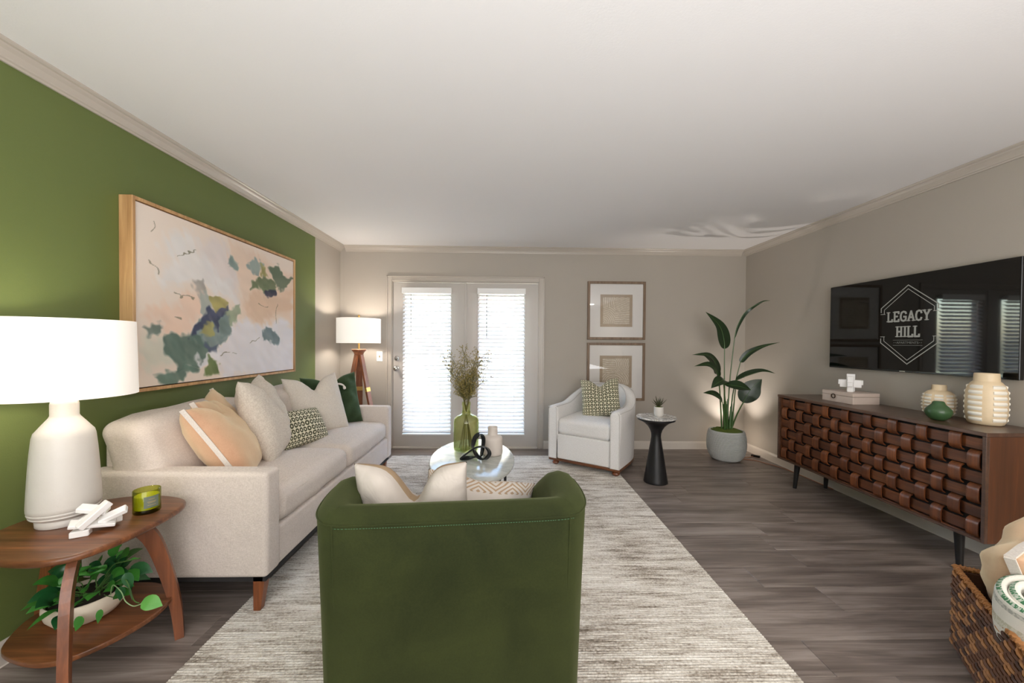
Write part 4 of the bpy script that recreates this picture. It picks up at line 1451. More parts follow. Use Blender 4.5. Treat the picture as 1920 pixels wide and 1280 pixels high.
for zz, hw in ((TT+0.060, 0.22), (TT+0.050, 0.32), (TT+0.046, 0.26), (TT+0.036, 0.3)):
    w_ = wrap((CX, CYY), 0.0443, la-hw, la+hw, zz, zz+0.0014, 0.0002, 6)
    b.add([tuple(p) for p in w_.v], w_.f)
b.obj('label_print', M['gold_ink'], lb_)

# ---- trailing plant in a white bowl on the lower shelf
PX, PY = -1.655, 1.530
pp = thing('potted_pothos', 'trailing green pothos in white bowl on the lower shelf', 'plant', (PX, PY, SH))
B().lathe([(0.0, SH), (0.070, SH), (0.092, SH+0.012), (0.110, SH+0.038), (0.118, SH+0.068), (0.116, SH+0.092), (0.112, SH+0.094), (0.109, SH+0.088), (0.104, SH+0.078), (0.0, SH+0.076)], 44, (PX, PY, 0)).obj('bowl', M['cream_ceramic'], pp)
B().lathe([(0.0, SH+0.077), (0.104, SH+0.079), (0.06, SH+0.090), (0.0, SH+0.092)], 24, (PX, PY, 0)).obj('soil', M['soil'], pp)
rnd = random.Random(21)
def heart_leaf(base, d, L, w, mat, parent, up=(0, 0, 1), bend=0.25):
    d = Vector(d).normalized()
    base = Vector(base)
    p = [base, base+d*L*0.35+Vector((0, 0, L*0.06)), base+d*L*0.7+Vector((0, 0, -L*bend*0.25)), base+d*L+Vector((0, 0, -L*bend))]
    return leaf_mesh(B(), p, w, fold=0.22, up=up, shape=0.40, n=9, droop=0.15).obj('leaf', mat, parent, angle=80)
core = Vector((PX+0.03, PY-0.01, SH+0.10))
for k in range(54):
    az = rnd.uniform(0, 2*PI)
    el = rnd.uniform(-0.15, 1.15)
    R = rnd.uniform(0.07, 0.155)
    if math.cos(az)*(-1) > 0.3: R *= 0.8
    dr = Vector((math.cos(az)*math.cos(el), math.sin(az)*math.cos(el)*0.8, math.sin(el)*0.95))
    bp = core+dr*R
    if bp.y > 1.70: bp.y = 1.69-rnd.uniform(0, 0.04)
    ld = Vector((dr.x+rnd.uniform(-0.7, 0.7), dr.y+rnd.uniform(-0.7, 0.5), dr.z*0.7+rnd.uniform(-0.3, 0.5)))
    upv = Vector((rnd.uniform(-0.5, 0.7), -0.7+rnd.uniform(-0.4, 0.4), 0.7))
    mat = M['leaf_mid'] if rnd.random() < 0.55 else M['leaf_deep']
    if bp.z > 0.43: bp.z = 0.43-rnd.uniform(0, 0.04)
    heart_leaf(bp, ld, rnd.uniform(0.062, 0.092), rnd.uniform(0.040, 0.056), mat, pp, upv)
    s_ = spline([core+Vector((rnd.uniform(-0.04, 0.04), rnd.uniform(-0.03, 0.03), -0.03)), core+dr*R*0.6, bp], 3)
    if k % 2 == 0:
        B().tube(s_, 0.0016, 5).obj('stem', M['stem'], pp)
def vine(pts, mat, r_=0.0018):
    B().tube(spline(pts, 6), r_, 6).obj('vine', mat, pp)
vine([(-1.50, 1.47, 0.31), (-1.47, 1.45, 0.36), (-1.43, 1.44, 0.34), (-1.415, 1.44, 0.305), (-1.39, 1.445, 0.283), (-1.365, 1.45, 0.289)], M['stem_pale'])
heart_leaf((-1.368, 1.45, 0.290), (1, 0.1, -0.1), 0.075, 0.052, M['leaf_light'], pp, (0.1, -0.7, 0.7), 0.1)
vine([(-1.48, 1.47, 0.36), (-1.43, 1.45, 0.385), (-1.40, 1.44, 0.36), (-1.385, 1.44, 0.31), (-1.372, 1.448, 0.292)], M['stem'])
heart_leaf((-1.425, 1.45, 0.405), (0.35, 0, -0.9), 0.062, 0.036, M['leaf_deep'], pp, (0.3, -0.8, 0.2), 0.1)
heart_leaf((-1.40, 1.44, 0.36), (0.2, 0, -1), 0.05, 0.028, M['leaf_deep'], pp, (-0.5, -0.8, 0.2), 0.1)
heart_leaf((-1.44, 1.45, 0.355), (-0.1, 0, -1), 0.05, 0.034, M['leaf_deep'], pp, (0.2, -0.8, 0.2), 0.1)
vine([(-1.54, 1.49, 0.37), (-1.48, 1.46, 0.43), (-1.42, 1.44, 0.455), (-1.36, 1.44, 0.468)], M['stem'], 0.0022)
heart_leaf((-1.40, 1.44, 0.460), (1, 0, 0.25), 0.04, 0.008, M['leaf_mid'], pp, (0, -0.8, 0.6), 0.1)
heart_leaf((-1.555, 1.422, 0.262), (-0.3, -0.15, -0.85), 0.048, 0.034, M['leaf_mid'], pp, (0.1, -1, 0.1), 0.1)
heart_leaf((-1.505, 1.44, 0.275), (-0.1, -0.15, -0.9), 0.045, 0.022, M['leaf_mid'], pp, (0.3, -1, 0.1), 0.1)
heart_leaf((-1.50, 1.45, 0.49), (0.3, 0, 1), 0.06, 0.03, M['leaf_mid'], pp, (0.2, -1, 0.1), 0.0)

# ---- oval coffee table
ctx, cty, ctz = -0.232, 2.835, 0.43
ct = thing('coffee_table', 'oval white marble coffee table on slim black metal legs', 'coffee table', (ctx, cty, RZ))
ca = math.radians(3.5)
ell = []
for i in range(72):
    a = 2*PI*i/72
    x, y_ = 0.312*math.cos(a), 0.545*math.sin(a)
    ell.append((ctx+x*math.cos(ca)-y_*math.sin(ca), cty+x*math.sin(ca)+y_*math.cos(ca)))
B().prism(ell, ctz-0.022, ctz, ch=0.006).obj('tabletop', M['marble'], ct, angle=50)
fr = []
for sx_, sy_ in ((1, 1), (-1, 1), (-1, -1), (1, -1)):
    x, y_ = 0.225*sx_, 0.33*sy_
    px_, py_ = ctx+x*math.cos(ca)-y_*math.sin(ca), cty+x*math.sin(ca)+y_*math.cos(ca)
    fr.append((px_, py_))
    B().box(px_-0.009, px_+0.009, py_-0.009, py_+0.009, RZ, ctz-0.022).obj('leg', M['black_metal'], ct, smooth=False)
for z in (ctz-0.032, 0.10):
    b = B()
    for i in range(4):
        p, q = fr[i], fr[(i+1) % 4]
        b.ribbon([(p[0], p[1], z), (q[0], q[1], z)], (0, 0, 1), 0.009, 0.014)
    b.obj('rail', M['black_metal'], ct, smooth=False)

# ---- green glass vase with dried flowers
VX, VY = -0.298, 3.02
gv = thing('glass_vase', 'tall green glass bottle vase on coffee table, holding dried flowers', 'vase', (VX, VY, ctz))
z = ctz
gprof = [(0.0, z+0.002), (0.085, z+0.002), (0.096, z+0.010), (0.099, z+0.022), (0.100, z+0.225), (0.096, z+0.250), (0.082, z+0.270), (0.055, z+0.283), (0.036, z+0.292), (0.032, z+0.305), (0.032, z+0.355), (0.036, z+0.362), (0.036, z+0.372), (0.033, z+0.386), (0.031, z+0.386), (0.031, z+0.372)]
inner = [(0.029, z+0.305), (0.033, z+0.290), (0.052, z+0.279), (0.079, z+0.266), (0.093, z+0.247), (0.097, z+0.224), (0.096, z+0.024), (0.090, z+0.012), (0.0, z+0.010)]
B().lathe(gprof+inner, 56, (VX, VY, 0)).obj('vase_body', M['green_glass'], gv)
B().lathe([(0.0333, z+0.300), (0.036, z+0.302), (0.036, z+0.308), (0.0333, z+0.310)], 32, (VX, VY, 0), cap=False, close=True).obj('neck_ring', M['green_glass'], gv)
df = thing('dried_flowers', 'airy bunch of dried yellow-brown flowers standing in the green vase', 'flowers', (VX, VY, z+0.012))
rnd = random.Random(5)
bl_ = B()
def bud(p, s):
    v = [(p.x+s, p.y, p.z), (p.x-s, p.y, p.z), (p.x, p.y+s, p.z), (p.x, p.y-s, p.z), (p.x, p.y, p.z+s*1.3), (p.x, p.y, p.z-s*1.3)]
    bl_.add(v, [(0, 2, 4), (2, 1, 4), (1, 3, 4), (3, 0, 4), (2, 0, 5), (1, 2, 5), (3, 1, 5), (0, 3, 5)])
for k in range(18):
    a0 = 2*PI*k/18+rnd.uniform(-0.3, 0.3)
    spread = rnd.uniform(0.2, 1.0)*0.21
    tz = z+rnd.uniform(0.58, 0.84)-spread*0.55
    tip = Vector((VX+math.cos(a0)*spread*1.05, VY+math.sin(a0)*spread*0.8, tz))
    pts = [Vector((VX-math.cos(a0)*0.055, VY-math.sin(a0)*0.055, z+0.014)), Vector((VX-math.cos(a0)*0.012, VY-math.sin(a0)*0.012, z+0.24)), Vector((VX+math.cos(a0)*0.02, VY+math.sin(a0)*0.02, z+0.385)), Vector((VX+math.cos(a0)*spread*0.4, VY+math.sin(a0)*spread*0.35, z+0.385+(tz-z-0.385)*0.5)), tip]
    c = spline(pts, 7)
    sb = B().tube(c, [0.0024]*(len(c)-8)+[0.0017]*8, 5)
    for i in range(15, len(c)):
        for q in range(3):
            if rnd.random() < 0.9:
                d = Vector((rnd.uniform(-1, 1), rnd.uniform(-1, 1), rnd.uniform(0.2, 1.2))).normalized()
                L = rnd.uniform(0.03, 0.085)
                e1 = c[i]+d*L
                sb.tube([c[i], c[i]+d*L*0.5+Vector((0, 0, 0.003)), e1], 0.0011, 3, cap=False)
                for _ in range(3):
                    p2 = e1+Vector((rnd.uniform(-1, 1), rnd.uniform(-1, 1), rnd.uniform(-0.6, 1)))*0.017
                    sb.tube([e1, p2], 0.0005, 3, cap=False)
                    bud(p2, rnd.uniform(0.0024, 0.0048))
    sb.obj('stem', M['dry_stem'], df)
bl_.obj('blossoms', M['blossom'], df, kind='stuff', smooth=False)

# ---- black knot sculpture
kx, ky = -0.200, 2.745
kp = spline([(-0.105, 0.0, 0.020), (-0.055, -0.012, 0.062), (0.015, -0.020, 0.100), (0.075, -0.028, 0.098), (0.100, -0.034, 0.056), (0.066, -0.034, 0.018), (0.018, -0.02, 0.030), (-0.020, 0.012, 0.085), (-0.012, 0.036, 0.148), (0.022, 0.042, 0.176), (0.052, 0.030, 0.150), (0.048, 0.010, 0.080), (0.030, 0.012, 0.024), (-0.02, 0.02, 0.016), (-0.075, 0.014, 0.010)], 6, closed=True)
kp = [Vector((kx+p.x, ky+p.y, ctz+p.z+0.004)) for p in kp]
b = B()
v, f = [], []
N = len(kp)
for i, p in enumerate(kp):
    t = (kp[(i+1) % N]-kp[i-1]).normalized()
    wd = Vector((0.9*math.sin(i/N*2*PI+0.6), 1, 0.8*math.cos(i/N*2*PI*2)))
    wd = (wd-t*wd.dot(t)).normalized()
    nr_ = t.cross(wd).normalized()
    for a, c in ((-1, -1), (1, -1), (1, 1), (-1, 1)):
        v.append(p+wd*0.0165*a+nr_*0.0062*c)
for j in range(N):
    for k in range(4):
        q = (k+1) % 4
        j2 = (j+1) % N
        f.append((j*4+k, j*4+q, j2*4+q, j2*4+k))
zm = min(p.z for p in v)
v = [Vector((p.x, p.y, p.z-zm+ctz+0.0005)) for p in v]
kn = b.add(v, f).obj('knot_sculpture', M['black_gloss'], angle=50)
tag(kn, 'black looped knot ornament on the coffee table before the green vase', 'sculpture')
recenter(kn, (kx, ky, ctz))
# ---- blush bottle vase
bx_, by_ = -0.083, 2.905
z = ctz
bv = B().lathe([(0.0, z), (0.066, z), (0.074, z+0.006), (0.077, z+0.018), (0.077, z+0.120), (0.073, z+0.136), (0.060, z+0.146), (0.042, z+0.150), (0.0375, z+0.155), (0.0365, z+0.198), (0.036, z+0.212), (0.034, z+0.215), (0.031, z+0.212), (0.031, z+0.16), (0.0, z+0.15)], 48, (bx_, by_, 0)).obj('bottle_vase', M['blush_ceramic'], angle=45)
tag(bv, 'small pale blush bottle vase on coffee table, right of the green one', 'vase')
recenter(bv, (bx_, by_, ctz))

# ---- tub chairs
def shell(path, hfun, th, zb, taper=0.0, edge=0.02, inner_z=0.40, crown=0.03, nrm_c=(0, 0.05)):
    """upholstered wrap-around wall swept along an open plan path; profile runs outer bottom -> top -> inner bottom"""
    N = len(path)
    v, f = [], []
    rings = []
    for i, p in enumerate(path):
        a, c = Vector(path[max(i-1, 0)]), Vector(path[min(i+1, N-1)])
        t = (c-a).normalized()
        nr = Vector((-t.y, t.x))
        if nr.dot(Vector(nrm_c)-Vector(p)) < 0:
            nr = -nr
        h_ = hfun(i/(N-1))
        pr = [(0.0+taper, zb), (taper*0.5, zb+(h_-zb)*0.5), (0.0, h_-crown-0.004), (0.004, h_-crown+0.003), (edge, h_-crown*0.35), (th*0.42, h_), (th*0.70, h_-crown*0.2), (th*0.92, h_-crown*0.9), (th, h_-crown*1.9), (th*1.05, (h_+inner_z)/2), (th, inner_z)]
        P0 = Vector(p)
        e_ = min(i, N-1-i)
        sh_ = {0: 0.28, 1: 0.10, 2: 0.02}.get(e_, 0.0)
        for o_, z_ in pr:
            o2 = th/2+(o_-th/2)*(1-sh_)
            q = P0+nr*o2
            z2 = z_ if z_ < h_-0.10 else z_-sh_*0.05
            v.append((q.x, q.y, z2))
    m_ = 11
    for i in range(N-1):
        for k in range(m_-1):
            f.append((i*m_+k, i*m_+k+1, (i+1)*m_+k+1, (i+1)*m_+k))
        f.append((i*m_+m_-1, i*m_, (i+1)*m_, (i+1)*m_+m_-1))
    f.append(tuple(range(m_)))
    f.append(tuple((N-1)*m_+k for k in range(m_))[::-1])
    return v, f, m_
def sym_path(half, n=6):
    """half: right-hand side points from the front end to the middle of the back"""
    pts = [(x, y, 0) for x, y in half]+[(-x, y, 0) for x, y in reversed(half) if abs(x) > 1e-6]
    return [(p.x, p.y) for p in spline(pts, n)]
def smooth(a, b_, x):
    t = max(0.0, min(1.0, (x-a)/(b_-a)))
    return t*t*(3-2*t)

# green velvet chair, back turned to the camera
GR = math.radians(4.9)
gc_c = Vector((-0.145, 1.139, 0))+Vector((-math.sin(GR), math.cos(GR), 0))*0.40
gc = thing('green_armchair', 'olive green velvet tub armchair seen from behind, centre foreground', 'armchair', (gc_c.x, gc_c.y, RZ), GR)
gpath = sym_path([(0.345, 0.30), (0.385, 0.22), (0.425, 0.10), (0.448, -0.04), (0.452, -0.18), (0.435, -0.30), (0.395, -0.375), (0.352, -0.398), (0.28, -0.404), (0.14, -0.406), (0.0, -0.406)], 6)
def gh(s):
    d = min(s, 1-s)
    return 0.565+0.205*smooth(0.03, 0.17, d)
v, f, m_ = shell(gpath, gh, 0.125, 0.115, taper=0.022, inner_z=0.38, crown=0.032)
B().add(v, f).obj('shell', M['green_velvet'], gc, local=True, angle=70)
# piping seam and stitches along the back's top edge
def on_path(path, s0, s1, z, off=-0.0015, hf=None):
    N = len(path)
    out = []
    for i in range(int(s0*(N-1)), int(s1*(N-1))+1):
        p = path[i]
        a, c = Vector(path[max(i-1, 0)]), Vector(path[min(i+1, N-1)])
        t = (c-a).normalized()
        nr = Vector((-t.y, t.x))
        if nr.dot(Vector((0, 0.05))-Vector(p)) < 0:
            nr = -nr
        q = Vector(p)+nr*off
        out.append(Vector((q.x, q.y, (hf(i/(N-1)) if hf else 0)+z)))
    return out
sm = on_path(gpath, 0.08, 0.92, -0.034, -0.001, gh)
B().tube(sm, 0.0022, 6).obj('top_seam', M['green_velvet'], gc, local=True)
st_ = [p for p in on_path(gpath, 0.34, 0.66, -0.042, -0.0025, gh)]
dn = []
for i in range(len(st_)-1):
    L = (st_[i+1]-st_[i]).length
    k = max(1, round(L/0.0085))
    for j in range(k):
        dn.append((st_[i].lerp(st_[i+1], j/k), st_[i].lerp(st_[i+1], (j+0.6)/k)))
b = B()
for a, c in dn:
    b.tube([a, c], 0.0011, 4)
b.obj('stitching', M['stitch'], gc, local=True, smooth=False)
for sx_ in (-1, 1):
    pts = [(sx_*0.356, -0.4005, 0.735), (sx_*0.352, -0.384, 0.45), (sx_*0.346, -0.367, 0.118)]
    B().tube(spline(pts, 5), 0.0026, 6).obj('side_seam', M['green_velvet'], gc, local=True)
B().rbox(0, 0.0, 0.385, 0.66, 0.66, 0.15, r=0.05, n=4, k=6, puff=(0.005, 0.01, 0.02)).obj('seat_cushion', M['green_velvet'], gc, local=True, angle=70)
B().rbox(0, 0.02, 0.21, 0.68, 0.62, 0.20, r=0.03, n=3, k=4).obj('seat_base', M['green_velvet'], gc, local=True, angle=70)
B().lathe([(0.0, 0.0), (0.28, 0.0), (0.285, 0.01), (0.285, 0.03), (0.27, 0.036), (0.06, 0.045), (0.06, 0.11), (0.0, 0.11)], 48).obj('swivel_base', M['black_metal'], gc, local=True, angle=40)

# cushions on the green chair
M['two_tone'] = None
def m_two():
    t = NT('cream_with_tan_border')
    tc = t.t.nodes.new('ShaderNodeTexCoord')
    sx = t.t.nodes.new('ShaderNodeSeparateXYZ')
    t.l(tc.outputs['UV'], sx.inputs[0])
    back = t.math('GREATER_THAN', sx.outputs[0], 1.5)
    u = t.math('MODULO', sx.outputs[0], 2.0)
    a = t.math('ABSOLUTE', t.math('SUBTRACT', t.math('DIVIDE', u, 0.405), 0.5))
    c = t.math('ABSOLUTE', t.math('SUBTRACT', t.math('DIVIDE', sx.outputs[1], 0.395), 0.5))
    m_ = t.math('MAXIMUM', a, c)
    band = t.math('MULTIPLY', t.math('GREATER_THAN', m_, 0.385), back)
    t.col(t.mix(band, rgb(190, 181, 172), rgb(160, 136, 108)))
    t.set(Roughness=0.95)
    t.bump(t.noise(t.coords(), 10, 3, 0.5, 0.8), 0.35, 0.03)
    return t.m
M['two_tone'] = m_two()
cushion('throw_pillow', 'cream cushion with tan border, pinched top, standing in the green armchair', M['two_tone'],
        pillow_pose((-0.312, 1.43, 0.46), -93, -12, -2), 0.405, 0.395, 0.20, chop=0.34, seed=31, pinch=0.05, backuv=2.0, n=30, cw=0.30, power=0.5)
def m_embroid():
    t = NT('embroidered_cream')
    tc = t.t.nodes.new('ShaderNodeTexCoord')
    sx = t.t.nodes.new('ShaderNodeSeparateXYZ')
    t.l(tc.outputs['UV'], sx.inputs[0])
    u = t.math('SUBTRACT', t.math('FRACT', t.math('DIVIDE', sx.outputs[0], 0.11)), 0.5)
    v_ = t.math('SUBTRACT', t.math('FRACT', t.math('DIVIDE', sx.outputs[1], 0.11)), 0.5)
    r_ = t.math('ADD', t.math('ABSOLUTE', u), t.math('ABSOLUTE', v_))
    s_ = t.math('SINE', t.math('MULTIPLY', r_, 34.0))
    on = t.math('GREATER_THAN', s_, 0.25)
    inb = t.math('MULTIPLY', t.math('GREATER_THAN', sx.outputs[1], 0.215), on)
    t.col(t.mix(inb, rgb(208, 199, 190), rgb(176, 150, 122)))
    t.set(Roughness=0.95)
    t.bump(t.math('MULTIPLY', s_, inb), 0.5, 0.004)
    return t.m
M['embroid'] = m_embroid()
cushion('lumbar_pillow', 'low cream cushion with tan embroidery behind the pinched one, green armchair', M['embroid'],
        pillow_pose((-0.135, 1.60, 0.445), -84, 0, 10), 0.46, 0.27, 0.15, chop=0.04, seed=33, pinch=0.04)

# ---- white tub armchair
wc = thing('white_armchair', 'light grey woven tub armchair on bun feet near the framed prints', 'armchair', (1.01, 4.085, 0), math.radians(145.2))
wpath = sym_path([(0.385, 0.385), (0.388, 0.30), (0.392, 0.15), (0.392, 0.0), (0.375, -0.14), (0.325, -0.265), (0.235, -0.35), (0.12, -0.392), (0.0, -0.403)], 6)
def wh(s):
    d = min(s, 1-s)
    return 0.640+0.195*smooth(0.15, 0.42, d)
v, f, m_ = shell(wpath, wh, 0.105, 0.085, taper=0.012, inner_z=0.30, crown=0.022)
B().add(v, f).obj('shell', M['chair_white'], wc, local=True, angle=70)
B().tube(on_path(wpath, 0.0, 1.0, -0.018, 0.002, wh), 0.0045, 6).obj('outer_piping', M['piping'], wc, local=True)
B().tube(on_path(wpath, 0.0, 1.0, -0.012, 0.097, wh), 0.0045, 6).obj('inner_piping', M['piping'], wc, local=True)
for sx_ in (-1, 1):
    b = B().box(min(sx_*0.372, sx_*0.290), max(sx_*0.372, sx_*0.290), 0.383, 0.392, 0.088, 0.612, ch=0.003)
    b.obj('arm_front', M['chair_white'], wc, local=True, smooth=False)
    for xx in (0.376, 0.288):
        B().tube([(sx_*xx, 0.391, 0.090), (sx_*xx, 0.391, 0.60), (sx_*(xx-0.012 if xx > 0.3 else xx+0.012), 0.388, 0.622)], 0.004, 6).obj('front_piping', M['piping'], wc, local=True)
B().rbox(0, 0.055, 0.425, 0.572, 0.665, 0.165, r=0.045, n=4, k=7, puff=(0.0, 0.006, 0.022)).obj('seat_cushion', M['chair_white'], wc, local=True, angle=70)
B().rbox(0, 0.02, 0.215, 0.575, 0.72, 0.255, r=0.015, n=3, k=4).obj('seat_base', M['chair_white'], wc, local=True, angle=70)
ring = [(x*0.985, y_*0.985+0.002) for x, y_ in wpath]+[]
B().prism([(x, y_) for x, y_ in ring], 0.062, 0.088, ch=0.004).obj('plinth', M['walnut'], wc, local=True, angle=40)
for x, y_ in ((0.325, 0.325), (-0.325, 0.325), (0.22, -0.27), (-0.22, -0.27)):
    zf = RZ if y_ > 0 else 0.0
    B().lathe([(0.0, zf), (0.018, zf), (0.032, zf+0.010), (0.038, 0.030), (0.033, 0.048), (0.022, 0.058), (0.024, 0.064), (0.0, 0.064)], 24, (x, y_, 0)).obj('foot', M['walnut_z'], wc, local=True)
cushion('throw_pillow', 'square cushion printed with dark rings, on the light grey armchair', M['ring'],
        pillow_pose((1.035, 3.965, 0.515), -106, 16, -5), 0.40, 0.40, 0.15, chop=0.18, seed=41, pinch=0.04)

# ---- pedestal table with succulent
px_, py_ = 1.425, 3.50
pt_ = thing('pedestal_table', 'small round pedestal table with marble top and black hourglass base', 'side table', (px_, py_, 0))
B().lathe([(0.0, 0.597), (0.172, 0.597), (0.177, 0.601), (0.178, 0.609), (0.175, 0.613), (0.0, 0.613)], 56, (px_, py_, 0)).obj('marble_top', M['marble2'], pt_)
B().lathe([(0.0, 0), (0.105, 0), (0.108, 0.004), (0.105, 0.02), (0.093, 0.10), (0.078, 0.20), (0.062, 0.30), (0.049, 0.38), (0.043, 0.425), (0.045, 0.455), (0.056, 0.49), (0.078, 0.525), (0.112, 0.556), (0.150, 0.576), (0.168, 0.583), (0.170, 0.596), (0.0, 0.596)], 48, (px_, py_, 0)).obj('pedestal', M['black_metal'], pt_, angle=50)
sx0, sy0, z = 1.447, 3.50, 0.613
sp_ = thing('potted_succulent', 'small spiky succulent in white pot on the pedestal table', 'plant', (sx0, sy0, z))
B().lathe([(0.0, z), (0.030, z), (0.037, z+0.006), (0.042, z+0.025), (0.043, z+0.060), (0.042, z+0.086), (0.039, z+0.090), (0.036, z+0.087), (0.036, z+0.080), (0.0, z+0.080)], 32, (sx0, sy0, 0)).obj('pot', M['ceramic'], sp_)
B().lathe([(0.0, z+0.080), (0.036, z+0.081), (0.034, z+0.090), (0.015, z+0.094), (0.0, z+0.095)], 20, (sx0, sy0, 0)).obj('moss', M['moss'], sp_)
rnd = random.Random(8)
for k in range(18):
    a = k*2.4
    sp = 0.25+0.75*(k/18)
    d = Vector((math.cos(a)*sp, math.sin(a)*sp, 1.1-0.4*sp)).normalized()
    L = rnd.uniform(0.072, 0.098)
    p0 = Vector((sx0, sy0, z+0.088))+d*0.006
    c = [p0, p0+d*L*0.5, p0+d*L+Vector((0, 0, 0.004))]
    B().tube(spline(c, 3), [0.0045, 0.0062, 0.0068, 0.0062, 0.0048, 0.0026, 0.0006], 6, flat=0.5).obj('leaf', M['succulent'], sp_)

# ---- bird of paradise in a ribbed cement pot
qx, qy = 2.500, 4.190
bp_ = thing('bird_of_paradise', 'tall broad-leaved plant in round ribbed grey pot by the corner', 'plant', (qx, qy, 0))
prof = []
base_p = [(0.0, 0.0), (0.125, 0.0), (0.150, 0.018), (0.178, 0.060), (0.195, 0.120), (0.200, 0.180), (0.196, 0.250), (0.184, 0.310), (0.176, 0.328)]
def interp(z):
    for (r1, z1), (r2, z2) in zip(base_p[2:-1], base_p[3:]):
        if z1 <= z <= z2:
            return r1+(r2-r1)*(z-z1)/(z2-z1)
    return base_p[-1][0]
prof = [(0.0, 0.0), (0.125, 0.0), (0.148, 0.014)]
z = 0.020
while z < 0.31:
    prof += [(interp(z), z), (interp(z+0.006)+0.0026, z+0.006), (interp(z+0.010)-0.0022, z+0.0105)]
    z += 0.0125
prof += [(0.181, 0.318), (0.177, 0.330), (0.166, 0.332), (0.160, 0.324), (0.158, 0.300), (0.0, 0.298)]
B().lathe(prof, 64, (qx, qy, 0)).obj('pot', M['brown_pot'], bp_, angle=50)
rnd = random.Random(4)
ms = []
for i in range(9):
    r_ = 0.158*(1-i/8)
    ms.append((r_, 0.322+0.030*math.sin(min(1, i/5)*PI/2)))
mb = B().lathe(ms, 40, (qx, qy, 0), cap=False)
mb.v = [p+Vector((0, 0, rnd.uniform(-0.005, 0.006))) for p in mb.v]
mb.obj('moss', M['moss'], bp_)
def stem(p0, p1, mid=None, r0_=0.011, r1_=0.0045):
    p0, p1 = Vector(p0), Vector(p1)
    m_ = Vector(mid) if mid else p0.lerp(p1, 0.5)+Vector((0, 0, 0.03))
    c = spline([p0, m_, p1], 6)
    n = len(c)
    B().tube(c, [r0_+(r1_-r0_)*(i/(n-1))**0.6 for i in range(n)], 8).obj('stem', M['stem'], bp_)
def bleaf(pts, w, up, shape=0.45, fold=0.25, ripple=0.0, mat='leaf_dark'):
    leaf_mesh(B(), pts, w, fold=fold, up=up, shape=shape, n=18, ripple=ripple).obj('leaf', M[mat], bp_, angle=80)
    c = spline(pts, 5)
    n = len(c)
    B().tube(c, [0.0045*(1-i/(n-1))+0.0008 for i in range(n)], 6).obj('midrib', M['stem'], bp_)
zb = 0.30
stem((2.475, 4.19, zb), (2.466, 4.19, 1.238))
bleaf([(2.466, 4.19, 1.238), (2.455, 4.185, 1.34), (2.395, 4.175, 1.50), (2.225, 4.15, 1.648)], 0.165, (0.2, -1, 0.1), 0.42, 0.12)
stem((2.51, 4.20, zb), (2.583, 4.20, 1.353), mid=(2.535, 4.20, 0.85))
bleaf([(2.583, 4.20, 1.353), (2.61, 4.19, 1.50), (2.68, 4.15, 1.66), (2.80, 4.08, 1.75), (2.86, 4.03, 1.765)], 0.032, (0.86, -0.28, 0.45), 0.45, 1.5)
stem((2.53, 4.18, zb), (2.635, 4.17, 1.089), mid=(2.56, 4.18, 0.72))
bleaf([(2.635, 4.17, 1.089), (2.70, 4.14, 1.19), (2.80, 4.05, 1.27), (2.90, 3.93, 1.315)], 0.070, (-0.5, -0.85, 0.3), 0.28, 0.3)
stem((2.54, 4.16, zb), (2.574, 4.14, 0.894))
bleaf([(2.574, 4.14, 0.894), (2.66, 4.09, 0.95), (2.78, 4.02, 1.00), (2.88, 3.96, 0.985)], 0.11, (-0.15, -0.35, 0.9), 0.4, 0.45)
stem((2.55, 4.20, zb), (2.629, 4.10, 0.651), r1_=0.006)
bleaf([(2.629, 4.10, 0.651), (2.66, 4.08, 0.74), (2.72, 4.06, 0.84), (2.80, 4.05, 0.915)], 0.205, (-0.35, -0.9, 0.3), 0.45, 0.15, 0.02)
stem((2.45, 4.19, zb), (2.394, 4.17, 0.964))
bleaf([(2.394, 4.17, 0.964), (2.345, 4.15, 1.08), (2.23, 4.10, 1.17), (2.02, 4.03, 1.175)], 0.115, (0.35, -0.75, 0.55), 0.32, 0.25)
bleaf([(2.385, 4.22, 0.955), (2.37, 4.22, 1.04), (2.30, 4.20, 1.13), (2.21, 4.18, 1.178)], 0.13, (0.5, -0.8, 0.4), 0.42, 0.15)
stem((2.44, 4.17, zb), (2.365, 4.12, 0.916))
bleaf([(2.365, 4.12, 0.916), (2.32, 4.09, 1.0), (2.20, 4.04, 1.072), (2.02, 3.98, 1.055)], 0.11, (0.2, -0.8, 0.5), 0.34, 0.2)
stem((2.46, 4.15, zb), (2.42, 4.10, 0.872))
bleaf([(2.435, 4.10, 0.885), (2.37, 4.05, 0.900), (2.29, 4.02, 0.870), (2.22, 4.01, 0.818)], 0.13, (-0.1, -0.6, 0.8), 0.45, 0.3)
stem((2.49, 4.14, zb), (2.396, 4.08, 0.854))
bleaf([(2.396, 4.06, 0.854), (2.46, 4.02, 0.850), (2.55, 3.99, 0.835), (2.635, 3.98, 0.805)], 0.13, (0.1, -0.75, 0.65), 0.5, 0.25)
stem((2.45, 4.13, zb), (2.387, 4.08, 0.656))
bleaf([(2.387, 4.08, 0.656), (2.32, 4.05, 0.72), (2.23, 4.02, 0.762), (2.13, 4.0, 0.770)], 0.095, (0.2, -0.7, 0.6), 0.42, 0.3)
for a, r_, L in ((0.0, 0.03, 0.34), (1.3, 0.025, 0.38), (2.6, 0.03, 0.32), (4.0, 0.028, 0.36), (5.2, 0.03, 0.30)):
    x, y_ = qx+0.028*math.cos(a), qy-0.02+0.022*math.sin(a)
    B().tube([(x, y_, zb), (x+0.01*math.cos(a), y_, zb+L*0.5), (x+0.018*math.cos(a), y_, zb+L)], [0.017, 0.014, 0.006], 8).obj('sheath', M['stem'], bp_)

